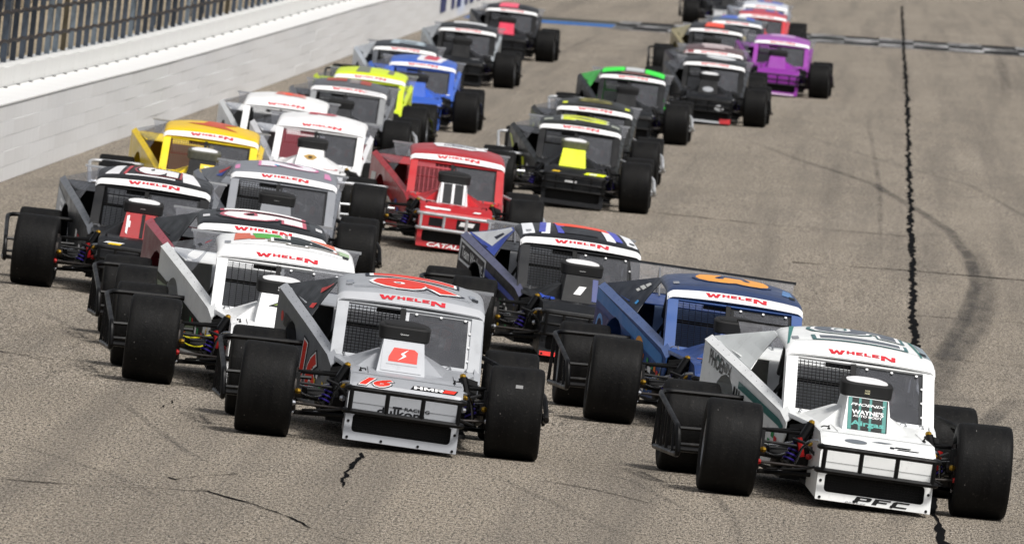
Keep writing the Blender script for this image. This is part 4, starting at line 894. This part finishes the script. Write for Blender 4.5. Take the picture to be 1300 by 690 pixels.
def d_white4(c):
    decal(c, 'roof', [pg((-.32, .18), (.18, .30), (.24, .42), (-.28, .40))], '#e07050', 'roof_flame'); decal(c, 'roof', [pg((-.30, -.42), (.22, -.44), (.12, -.30), (-.24, -.30)), pg((-.1, -.32), (.15, -.30), (.10, -.18), (-.05, -.2))], '#d8684a', 'roof_flame')
    decal(c, 'roof', [pg((-.25, -.28), (.1, -.26), (.05, -.02), (-.22, -.06))], '#4fae3a', 'roof_green', .001)
    number(c, 'roof', '4', .50, .50, .0, .14, '#2f3a3a', '#f4f4f4', '#8f8c80', 0, .05, 'roof_number')
    decal(c, 'roofx', [rc(.09, .25, .48, -.12)], '#a9c39a', 'roof_patch')
    decal(c, 'scoop', [pg((-.09, .03), (-.02, .075), (.13, .08), (.13, .02))], '#1e2118', 'oval_emblem'); decal(c, 'scoop', [pg((-.05, .045), (.0, .068), (.10, .066), (.05, .04))], '#7f9a34', 'oval_emblem_centre', .001)
    decal(c, 'scoop', [el(.055, .04, .07, -.06)], '#c63642', 'round_crest'); decal(c, 'scoop', [el(.03, .02, .07, -.06)], '#f0e0e0', 'round_crest_centre', .001)
    decal(c, 'side', [pg((-1.15, -.06), (1.2, -.035), (1.2, -.45), (-1.15, -.62))], '#34382c', 'camouflage_wrap'); decal(c, 'side', [pg((-1.1, -.12), (-.6, -.08), (-.4, -.2), (-.9, -.3)), pg((-.2, -.1), (.2, -.07), (.1, -.25)), pg((.4, -.2), (.8, -.1), (.7, -.33))], '#7d8a72', 'camouflage_patch', .001); decal(c, 'side', [pg((-.7, -.18), (-.3, -.12), (-.35, -.3)), pg((.1, -.28), (.5, -.2), (.3, -.4))], '#c0703a', 'camouflage_patch', .0015)
    decal(c, 'sail', [rc(.20, .09, -.10, .10), rc(.18, .09, -.12, -.06)], '#23252a', 'sponsor_block'); decal(c, 'sail', [el(.05, .10, -.06, .32)], '#c02a3a', 'crest')
    decal(c, 'air', [tx('NGK', .045, .016, 0, .008, .02), tx('NGK', .045, .016, 0, -.012, .02)], '#e4e4e4', 'air_cleaner_lettering')
def d_blue3(c):
    number(c, 'roof', '3', .42, .62, .02, .0, '#f0a33a', '#2b3c63', None, 0, .06, 'roof_number')
    decal(c, 'roofx', [pg((.40, -.3), (.5, -.3), (.5, .1), (.44, .1))], '#4f7fb6', 'roof_patch')
    decal(c, 'side', [pg((-1.15, .14), (1.4, .10), (1.4, .0), (-1.15, .04))], '#3d7fc4', 'side_stripe'); decal(c, 'side', [pg((-1.15, -.02), (.5, -.03), (.2, -.4), (-1.1, -.4))], '#233a6e', 'side_lower'); decal(c, 'side', [el(.16, .10, .55, -.02), rc(.14, .09, .05, -.10, .02)], '#f0a030', 'orange_badge', .0015); decal(c, 'side', [el(.13, .12, -.93, -.16)], '#5fa0e0', 'wheel_emblem', .001); decal(c, 'side', [el(.09, .08, -.93, -.16)], '#12203f', 'wheel_emblem_centre', .002); decal(c, 'side', [rc(.55, .16, 1.15, -.14)], '#10141f', 'sponsor_plate', .001); decal(c, 'side', [rc(.12, .05, 1.0, -.10), rc(.12, .03, 1.22, -.14), rc(.1, .04, 1.1, -.18)], '#d8dade', 'sponsor_block', .002)
    decal(c, 'sail', [rc(.20, .12, .04, .22), rc(.22, .10, .03, .08), rc(.12, .08, .02, -.05)], '#e6e6e2', 'sponsor_block'); decal(c, 'sail', [rc(.06, .12, .34, -.30)], '#2f8fd0', 'blue_mark')
    number(c, 'hood', '3', .13, .10, -.24, .12, '#f0a030', '#14203c', None, .2, .05, 'hood_number')
    decal(c, 'hood', [rc(.12, .30, .30, .75), rc(.05, .2, -.34, .9)], '#e8932c', 'hood_flash')
def d_one(c):
    decal(c, 'roofx', [pg((-.55, -.46), (-.44, -.46), (-.42, .4), (-.52, .4)), pg((-.38, -.46), (-.30, -.46), (-.24, .4), (-.32, .4)), pg((.44, -.46), (.54, -.46), (.50, .4), (.40, .4)), pg((.24, -.46), (.33, -.46), (.28, .4), (.2, .4))], '#f0f2f6', 'roof_stripe'); decal(c, 'roofx', [pg((-.40, -.40), (-.34, -.40), (-.28, .4), (-.34, .4)), pg((.33, -.40), (.40, -.40), (.36, .4), (.26, .4)), pg((-.22, -.40), (-.16, -.40), (-.12, .4), (-.22, .4))], '#4a52b8', 'roof_stripe', .001)
    decal(c, 'roofx', [pg((-.20, .05), (.30, .05), (.24, .42), (-.24, .42))], '#ee4a28', 'roof_number_bar', .0015); decal(c, 'roofx', [pg((-.16, -.38), (.16, -.38), (.20, .0), (-.18, .0))], '#45484f', 'roof_number_shadow', .002)  # red bar and dark grey shape of the printed roof number
    decal(c, 'scoop', [tx('1', .12, .10, -.02, -.02, .05, .2)], '#f2f2f2', 'hood_number'); decal(c, 'scoop', [rc(.05, .26, .12, 0)], '#2a3a7a', 'scoop_stripe')
    decal(c, 'hood', [pg((-.42, .50), (-.30, .50), (-.28, .95), (-.40, 1.2)), pg((.28, .5), (.4, .5), (.44, 1.0), (.34, 1.1))], '#2250c8', 'hood_flash'); decal(c, 'lip', [rc(.84, .04, 0, -.09)], '#e8261c', 'lip_stripe')
    decal(c, 'sail', [pg((-.49, -.47), (.49, -.47), (.49, .47), (-.30, .47))], '#2a48b0', 'sail_border'); decal(c, 'sail', [pg((-.47, -.42), (.24, -.30), (.26, .44), (-.28, .44))], '#dfe2e6', 'sail_white', .0015); decal(c, 'sail', [rc(.16, .26, .06, .06)], '#20264a', 'sail_badge', .003)
    decal(c, 'side', [pg((-1.12, .13), (.02, .13), (.02, -.06), (-1.12, -.08))], '#dfe3e6', 'plate_border'); decal(c, 'side', [pg((-1.07, .105), (-.03, .105), (-.03, -.035), (-1.07, -.055))], '#14161c', 'sponsor_plate', .001); decal(c, 'side', [tx('Team Workout', .92, .10, -.55, .03, .02)], '#eef0f0', 'sponsor_lettering', .002)
    decal(c, 'side', [pg((-.1, .06), (1.4, .05), (1.4, .0), (.0, .0))], '#2c3f9a', 'side_stripe'); decal(c, 'side', [pg((.1, -.1), (.5, -.02), (.45, -.3))], '#c9ced2', 'side_flash')
    decal(c, 'air', [tx('Quarter', .06, .013, 0, -.005, .01)], '#d8d8d8', 'air_cleaner_lettering')
def d_grey15(c):
    number(c, 'roof', '15', .66, .70, .04, .0, '#f4f4f4', '#c25a6c', '#3a3d42', 0, .05, 'roof_number'); decal(c, 'roofx', [rc(.06, .16, -.50, -.2), rc(.06, .2, .5, -.2)], '#d8d8da', 'roof_patch')
    decal(c, 'side', [pg((-1.1, -.2), (-.5, -.1), (-.3, -.4), (-1.1, -.5))], '#b9a8ac', 'side_graphic')
def d_black5(c):
    decal(c, 'roofx', [pg((-.50, -.40), (-.36, -.40), (-.30, .4), (-.38, .4)), pg((.28, -.42), (.46, -.42), (.34, .4), (.24, .4)), pg((-.30, -.42), (.20, -.42), (.20, -.36), (-.30, -.36))], '#e8e8ea', 'roof_flash'); decal(c, 'roofx', [pg((-.32, -.38), (-.29, -.38), (-.22, .4), (-.26, .4))], '#b8343c', 'roof_line', .001)
    number(c, 'roof', '5', .50, .40, .06, .02, '#f0f0f0', '#2a2b2f', '#a8404a', 0, .08, 'roof_number')
    decal(c, 'scoop', [rc(.035, .30, .02, 0), rc(.05, .30, .16, 0)], '#141417', 'scoop_stripe'); decal(c, 'scoop', [pg((-.14, -.10), (-.12, -.12), (-.115, .12), (-.14, .11)), pg((-.115, -.03), (-.10, -.03), (-.10, .05), (-.115, .05))], '#ececec', 'scoop_lettering_block', .001)
    decal(c, 'hood', [rc(.17, .035, -.27, .12, .02)], '#d9dadc', 'hood_lettering_block'); decal(c, 'side', [pg((-1.1, .08), (-.2, .02), (.1, -.3), (-1.1, -.32))], '#9a9ea4', 'side_panel_graphic'); decal(c, 'side', [rc(.3, .04, -.7, .0, .02), rc(.3, .04, -.7, -.08, .02), rc(.3, .05, -.65, -.18, .02)], '#e2e4e6', 'sponsor_block', .001)
    decal(c, 'air', [tx('Quarter', .05, .012, 0, 0, .01)], '#b8b8b8', 'air_cleaner_lettering')
def d_grey2(c):
    number(c, 'roof', '2', .44, .60, .02, .03, '#eceaf0', '#e07fae', None, .1, .05, 'roof_number'); decal(c, 'roofx', [pg((-.54, -.42), (-.49, -.42), (-.49, -.1), (-.54, -.1)), pg((.42, -.42), (.50, -.42), (.47, 0), (.42, 0))], '#d888b4', 'roof_stripe')
    decal(c, 'roof', [rc(.10, .05, .12, -.10)], '#58b0d8', 'roof_blue', .002); decal(c, 'sail', [pg((-.1, .0), (.1, .45), (.3, .40), (.1, .0))], '#d02a2a', 'sail_red'); decal(c, 'sail', [pg((.05, -.15), (.12, .0), (.30, .30), (.34, .0))], '#2a52b8', 'sail_blue', .001)
    decal(c, 'air', [tx('Quarter', .06, .014, 0, 0, .01)], '#909090', 'air_cleaner_lettering')
def d_red(c):
    decal(c, 'roofx', [pg((-.26, -.1), (.16, -.16), (.36, .1), (.22, .42), (-.2, .42), (-.3, .2))], '#ececee', 'roof_patch'); number(c, 'roof', '54', .34, .36, -.16, .02, '#9c9ea4', '#4a4c52', None, 0, .05, 'roof_number')
    decal(c, 'scoop', [rc(.31, .30)], '#2c2e33', 'scoop_panel'); decal(c, 'scoop', [rc(.03, .30, -.135), rc(.03, .30, .135), rc(.03, .30, .0)], '#e6e6e8', 'scoop_stripe', .001)
    decal(c, 'lip', [tx('CATALANO', .66, .052, .03, -.08, .03, .25)], '#f0f0f0', 'name_lettering'); decal(c, 'hood', [rc(.30, .05, -.22, .13)], '#f0f0f0', 'hood_white_band'); decal(c, 'upper', [rc(.18, .10, -.22, .0), rc(.28, .12, .16, 0)], '#1a1a1e', 'nose_dark_patch')
    decal(c, 'side', [pg((-1.0, -.05), (-.7, .0), (-.8, -.4), (-1.05, -.4)), pg((-.5, -.02), (-.2, -.02), (-.3, -.38), (-.6, -.4)), pg((.1, -.1), (.5, -.1), (.4, -.3), (.0, -.3))], '#e4e4e8', 'side_graphic'); decal(c, 'hood', [pg((-.40, .60), (-.2, .6), (-.24, 1.1), (-.46, 1.2))], '#b89a9a', 'hood_pale_patch')  # last decal: pale patch on the hood beside the scoop
def d_yellow(c):
    decal(c, 'roof', [pg((-.30, -.05), (.0, -.12), (.05, -.32), (.20, -.1), (.34, .3), (.05, .12), (-.2, .3))], '#c8502c', 'roof_graphic'); decal(c, 'scoop', [rc(.17, .16, .06, .02)], '#f0cc1a', 'scoop_yellow_plate'); decal(c, 'scoop', [tx('9', .09, .05, .06, .05, .05)], '#fff4c8', 'scoop_number', .002)
def d_whitered(c):
    number(c, 'roof', '2', .30, .34, -.16, -.02, '#b83444', '#e6c0c4', None, 0, .08, 'roof_number'); decal(c, 'scoop', [pg((-.09, .03), (-.03, .065), (.04, .065), (.09, .03), (.04, -.02), (-.03, -.02))], '#b08a3a', 'winged_emblem'); decal(c, 'scoop', [el(.03, .02, 0, .02)], '#4a3420', 'emblem_centre', .001)
    decal(c, 'hood', [pg((.10, .7), (.30, .75), (.32, .95), (.16, .98))], '#c02434', 'hood_mark'); decal(c, 'side', [pg((-1, .0), (.8, .02), (.8, -.2), (-1, -.2))], '#b02436', 'side_stripe')
def d_white64(c): number(c, 'roof', '64', .42, .42, -.14, .04, '#f04a20', '#f6d8d0', None, .2, .06, 'roof_number')
def d_dark13(c):
    decal(c, 'roofx', [rc(.30, .4, -.22, .05), rc(.16, .5, .22, .0)], '#a8432f', 'roof_red_block'); decal(c, 'roofx', [rc(.14, .5, .05, .0)], '#8f8684', 'roof_grey_block'); decal(c, 'visor', [rc(.26, .05, .36, 0)], '#cfcfd2', 'visor_end')
def d_neon(c): decal(c, 'roofx', [pg((-.24, -.42), (-.02, -.42), (-.02, .4), (-.2, .4)), pg((.26, -.3), (.36, -.3), (.36, .3), (.28, .3))], '#75796a', 'roof_grey_panel')
def d_blue15(c):
    decal(c, 'roofx', [pg((-.12, -.42), (.30, -.42), (.42, .42), (-.05, .42))], '#e8e8ee', 'roof_white'); decal(c, 'roofx', [pg((.0, -.3), (.22, -.3), (.30, .4), (.06, .4))], '#c83a52', 'roof_red', .0012); decal(c, 'side', [pg((-1, .0), (.8, .02), (.8, -.2), (-1, -.2))], '#e8eaf0', 'side_white')
def d_grey8(c): number(c, 'roof', '82', .60, .62, .02, .04, '#aebdc6', '#5b6770', None, 0, .04, 'roof_number')
def d_black17(c): decal(c, 'roofx', [rc(.66, .5, .02, .18)], '#d8dadc', 'roof_white_panel'); decal(c, 'hood', [rc(.16, .08, .26, .30)], '#cfd2d4', 'hood_patch')
def d_pink(c): decal(c, 'roofx', [pg((-.30, -.46), (.12, -.46), (.14, .44), (-.26, .44))], '#ee5a74', 'roof_pink_panel')
def d_neonblack(c):
    number(c, 'roof', '12', .52, .62, .04, .05, '#e2ee1e', '#d8dcc8', None, .1, .06, 'roof_number'); decal(c, 'roofx', [rc(.12, .22, -.46, -.2), rc(.12, .22, .48, -.2)], '#9ba092', 'roof_patch')
    decal(c, 'hood', [rc(.28, .075, .28, .12, .02)], '#e6f21c', 'hood_number_block'); decal(c, 'side', [pg((-1.1, .04), (-.9, .05), (.3, -.35), (.1, -.4)), pg((.2, -.05), (.4, -.02), (.7, -.3), (.5, -.3))], '#c9d41e', 'side_flash')
def d_gold(c):
    number(c, 'roof', '60', .46, .52, .02, .0, '#8a8440', '#3a3b2c', None, 0, .02, 'roof_number'); decal(c, 'roofx', [rc(.07, .2, -.46, -.3), rc(.07, .2, .48, -.3)], '#d6e02a', 'roof_corner_mark'); decal(c, 'side', [rc(.6, .2, -.5, -.1)], '#c9d41e', 'side_flash')
def d_green(c):
    decal(c, 'roofx', [pg((-.54, -.40), (-.16, -.30), (-.16, .42), (-.54, .42)), pg((.20, -.30), (.54, -.40), (.54, .42), (.20, .42))], '#2cf03c', 'roof_green_panel'); decal(c, 'roofx', [pg((-.14, -.25), (.18, -.25), (.18, .42), (-.14, .42))], '#c4c8c8', 'roof_silver_panel', .001); decal(c, 'roofx', [rc(.5, .12, .04, -.40)], '#7a5148', 'roof_brown_band')
def d_black22(c):
    decal(c, 'roofx', [el(.28, .36, .10, .08)], '#cdd0d2', 'roof_oval'); decal(c, 'upper', [el(.085, .055, .20, -.02)], '#d8dadc', 'nose_badge'); number(c, 'upper', '18', .08, .05, .20, -.02, '#2a2c30', None, None, 0, .02, 'nose_number')
    decal(c, 'lip', [rc(.68, .035, -.08, -.094)], '#b9bcc0', 'lip_strip'); decal(c, 'lip', [rc(.20, .09, .33, -.065)], '#c8242a', 'lip_red_corner', .001); decal(c, 'scoop', [el(.10, .06, 0, -.06)], '#9a9da2', 'scoop_badge')
def d_maroon(c): decal(c, 'roofx', [rc(.6, .4, .05, .1), rc(.4, .2, .0, -.25)], '#c9b9ba', 'roof_white_panel'); decal(c, 'visor', [rc(.18, .08, -.48, 0)], '#8c3a40', 'visor_end')
def d_orange(c): decal(c, 'roofx', [pg((-.25, -.42), (.16, -.42), (.14, .44), (-.2, .44))], '#ee4f34', 'roof_orange_panel'); decal(c, 'scoop', [pg((0, .0), (.12, .1), (.10, .14), (-.1, .10))], '#c8ccd2', 'scoop_mark')
def d_purple(c): decal(c, 'lip', [pg(*[(-.36+.02*k, -.10 if k % 2 else -.075) for k in range(37)], (.36, -.115), (-.36, -.115))], '#e8c8ea', 'lip_lettering_block'); decal(c, 'roofx', [rc(.5, .5, 0, .1)], '#c79ad0', 'roof_panel')
def d_bw(c): decal(c, 'roofx', [pg((-.4, -.3), (.0, -.35), (.1, .4), (-.3, .4)), pg((.2, -.3), (.4, -.3), (.35, .3), (.2, .3))], '#4a6ac0', 'roof_blue'); decal(c, 'roofx', [rc(.2, .5, .1, .1)], '#dcdfe4', 'roof_white', .001)
def d_redblue(c): decal(c, 'roofx', [pg((-.5, -.1), (.5, -.1), (.45, .42), (-.45, .42))], '#4452a8', 'roof_blue'); decal(c, 'roofx', [rc(.3, .3, -.1, .1), rc(.1, .3, .3, .1)], '#e0404a', 'roof_red', .001)
def d_wb(c): decal(c, 'roofx', [pg((-.2, -.2), (.4, -.25), (.45, .42), (-.25, .42))], '#5a6cb8', 'roof_blue'); decal(c, 'roofx', [rc(.2, .3, .05, .1)], '#c8505a', 'roof_red', .001)

CARS = [
 dict(at=(.14, 98.52, 6.22), body='#eef0ef', side='#e6e9e8', rail='#f2f4f4', sail='#dfe3e2', pillar='#f2f3f3', scoop='#f0f2f2', trim='#4a4d52', strip='#141416', detail=1, deco=d_teal, redcal=1,
      label='white and teal race car with teal striped hood scoop, lettered PFC across its nose', short='white and teal car lettered PFC'),
 dict(at=(-3.41, 100.29, 3.38), body='#a6a9ae', side='#6e7177', rail='#b0b3b8', pillar='#b0b3b7', visor='#c2c4c8', metal=.12, sticker=1, scoop='#b4b7bc', trim='#c6c8cb', lid=0, detail=1, deco=d_silver, gold=1, sail='#2c2e33', net='#1a1a1c',
      label='silver race car with red 16 on its roof and hood', short='silver car numbered 16', suit='#30333c', helmet='#c05a2c'),
 dict(at=(-4.68, 107.29, 4.33), body='#f0f1f1', side='#eceeee', net2=1, deco=d_white4, sailw=1, redcal=1, hose=1, gold=1, trim='#6a6d72', detail=1,
      label='white race car with camouflage lower sides directly behind the silver 16 car', short='white camouflage-sided car'),
 dict(at=(-.95, 108.74, 5.66), hispoiler=1, body='#1e3f7e', roof='#2a3c62', side='#214a8a', sail='#1c2842', pillar='#264f90', rail='#4a6090', strip='#4a4d52', net2=1, net='#152038', inside='#5c79ac', deco=d_blue3, gold=1, lid=0, detail=1, trim='#1d2024',
      label='blue race car with orange 3 on its roof and clear rear spoiler', short='blue car numbered 3'),
 dict(bump2=1, at=(-2.56, 122.56, 5.78), body='#26282c', roof='#3a3c42', side='#1f2126', pillar='#3a3c40', rail='#5a5c78', deco=d_one, detail=1, steer=-6,
      label='black race car with blue and white striped roof and white 1 on its scoop', short='black car numbered 1'),
 dict(at=(-5.23, 114.70, 4.33), body='#3a3c40', roof='#43464b', side='#7c2430', rail='#a04450', sail='#26272b', deco=d_grey15, driver=0,
      label='dark grey race car with maroon sides and white 15 on roof', short='dark grey and maroon car'),
 dict(bump2=1, at=(-7.08, 129.64, 1.98), body='#2c2d31', roof='#3a3b3f', side='#33353a', rail='#6a6d72', pillar='#2a2b2f', scoop='#a20a14', net='#2a2b2e', net2=1, deco=d_black5, redcal=1, strip='#b8babc',
      label='black race car with red hood scoop and white striped roof beside the wall lane', short='black car with red scoop'),
 dict(at=(-6.23, 139.92, 2.55), body='#7a7d83', roof='#7d8087', side='#6a6d74', pillar='#8a8d93', deco=d_grey2, lid=0, sail='#6f7278',
      label='grey race car with pink outlined 2 on its roof', short='grey car with the pink outlined 2'),
 dict(at=(-4.91, 157.3, 3.51), body='#b80f19', roof='#a92c33', side='#a8222a', pillar='#bb121c', bumper='c', nerf=1, cage='#c02028', net='#d87078', net2=1, inside='#b04048', lid=0, deco=d_red, scoop='#d8d8da', strip='#8a8c90',  # roof red is paler: sky reflection put into its colour
      label='red race car with silver front bumper and CATALANO lettered on nose', short='red car with silver bumper'),
 dict(at=(-7.88, 156.6, 2.31), body='#f4d20c', roof='#eec410', side='#f0cc14', pillar='#f2d60c', cage='#b03038', air='#5a5a4e', deco=d_yellow, scoop='#202022', net='#8a6a58', inside='#9a8a84', nerf=1,
      label='yellow race car with red mark on its roof beside the barrier wall', short='yellow car'),
 dict(bump2=1, at=(-7.09, 167.98, .70), body='#f0f0f0', side='#e8e8ea', pillar='#f2f2f2', cage='#b01c30', inside='#b04050', net='#c06a74', deco=d_whitered, lid=0, nerf=1,
      label='white race car with red interior and gold winged emblem on scoop', short='white car with red interior'),
 dict(at=(-8.09, 179.9, .86), body='#f0f0ef', side='#dfe1e1', pillar='#f2f2f2', deco=d_white64, lid=0, driver=0,
      label='white race car with orange number on its roof behind the yellow car', short='white car with orange roof number'),
 dict(at=(-7.93, 196.84, .01), body='#4a4c50', roof='#55575b', side='#6a6c70', pillar='#8a8c8e', deco=d_dark13, lid=0, nerf=1,
      label='dark grey race car with rust red blocks on roof ahead of the neon yellow car', short='dark grey car with rust red roof blocks'),
 dict(at=(-8.11, 209.34, -.07), body='#d3e81a', roof='#d6ea20', side='#cfe31c', cage='#c6dc1c', deco=d_neon, driver=0,
      label='neon yellow race car behind the dark grey car', short='neon yellow car'),
 dict(at=(-7.78, 224.39, .73), body='#2d5cc0', roof='#3560bc', side='#3566c8', lip='#274f9e', deco=d_blue15, lid=0,
      label='blue race car with white and red flash on roof near the neon yellow car', short='blue car with white and red roof flash'),
 dict(at=(-8.58, 237.74, .63), body='#3a3e44', roof='#434850', side='#c9d0d8', sail='#d8dde2', pillar='#4a4e55', deco=d_grey8, driver=0,
      label='charcoal race car with pale sides and pale roof number behind the blue car', short='charcoal car with pale sides'),
 dict(at=(-8.24, 261.74, .08), body='#1d1e21', roof='#303236', side='#9aa0a4', sail='#c0c4c8', deco=d_black17, lid=0,
      label='black race car with white panel on its roof and pale side panels', short='black car with white roof panel'),
 dict(at=(-8.26, 292.54, .19), body='#1a1a1d', roof='#24252a', scoop='#d8284c', deco=d_pink, lid=0,
      label='black race car with pink roof panel and pink scoop', short='black car with pink roof panel'),
 dict(bump2=1, at=(-4.08, 182.52, 1.28), body='#1e1f22', roof='#3c3f3c', side='#26281f', pillar='#26272a', scoop='#e8f414', air='#5a5c48', nerf=1, deco=d_neonblack, lip='#2a2b2f',
      label='black race car with neon yellow scoop face and yellow roof number', short='black car with neon yellow scoop'),
 dict(at=(-4.23, 197.48, .65), body='#2a2b2b', roof='#3a3b38', side='#2a2c24', deco=d_gold, nerf=1, driver=0,
      label='black race car with faint gold roof number and yellow roof corners', short='black car with gold roof number'),
 dict(at=(-4.25, 227.2, .38), body='#26282a', roof='#30343a', side='#2a2c30', pillar='#2a2c30', cage='#22d030', sail='#30cc3a', nerf=1, deco=d_green, lid=0,
      label='black race car with bright green roof edges and silver centre', short='black car with green roof edges'),
 dict(bump2=1, at=(-3.08, 244.08, -.19), body='#1b1c1f', roof='#34373b', side='#4a4c50', deco=d_black22, lid=1,
      label='black race car with white oval badge on nose and red lip corner', short='black car with white nose badge'),
 dict(at=(-3.25, 255.63, .15), body='#2a2a2d', roof='#5b4446', side='#3a2c30', deco=d_maroon, driver=0,
      label='dark race car with maroon and white roof tucked behind the nose-badged black car', short='dark car with maroon roof'),
 dict(at=(-3.57, 281.79, .15), body='#222326', roof='#2d2e32', side='#a89c72', sail='#b8ac80', deco=d_orange, lid=0,
      label='black race car with orange red roof panel and cream sides', short='black car with orange roof panel'),
 dict(bump2=1, at=(-2.07, 271.74, -.14), body='#8a2499', roof='#9a4ca6', side='#82248f', pillar='#93309f', cage='#8a2499', deco=d_purple, lid=0,
      label='purple race car with black front bumper', short='purple car'),
 dict(at=(-3.30, 296.74, .35), body='#3a3d44', roof='#56606e', side='#3a3d44', deco=d_bw, driver=0,
      label='dark race car with blue and white roof between the orange roofed and red cars', short='dark car with blue and white roof'),
 dict(at=(-2.89, 312.69, -.04), body='#c82a34', roof='#b84450', side='#d03a40', pillar='#cc303a', deco=d_redblue, lid=0,
      label='red race car with blue and red roof crossing behind the purple car', short='red car with blue roof'),
 dict(at=(-3.03, 333.27, -.05), body='#c9ccd2', roof='#c4c8d2', side='#8a909c', deco=d_wb, driver=0,
      label='pale race car with blue and white roof just behind the red and blue car', short='pale car with blue roof'),
 dict(at=(-4.39, 374.0, .67), body='#2a2c30', nose='#d4d6d8', lip='#d4d6d8', side='#3a3d42', bumper='c', driver=0, lid=0,
      label='dark race car with pale nose crossing the start line', short='dark car with pale nose'),
]
for sp in CARS: make_car(sp)
bpy.context.view_layer.update()
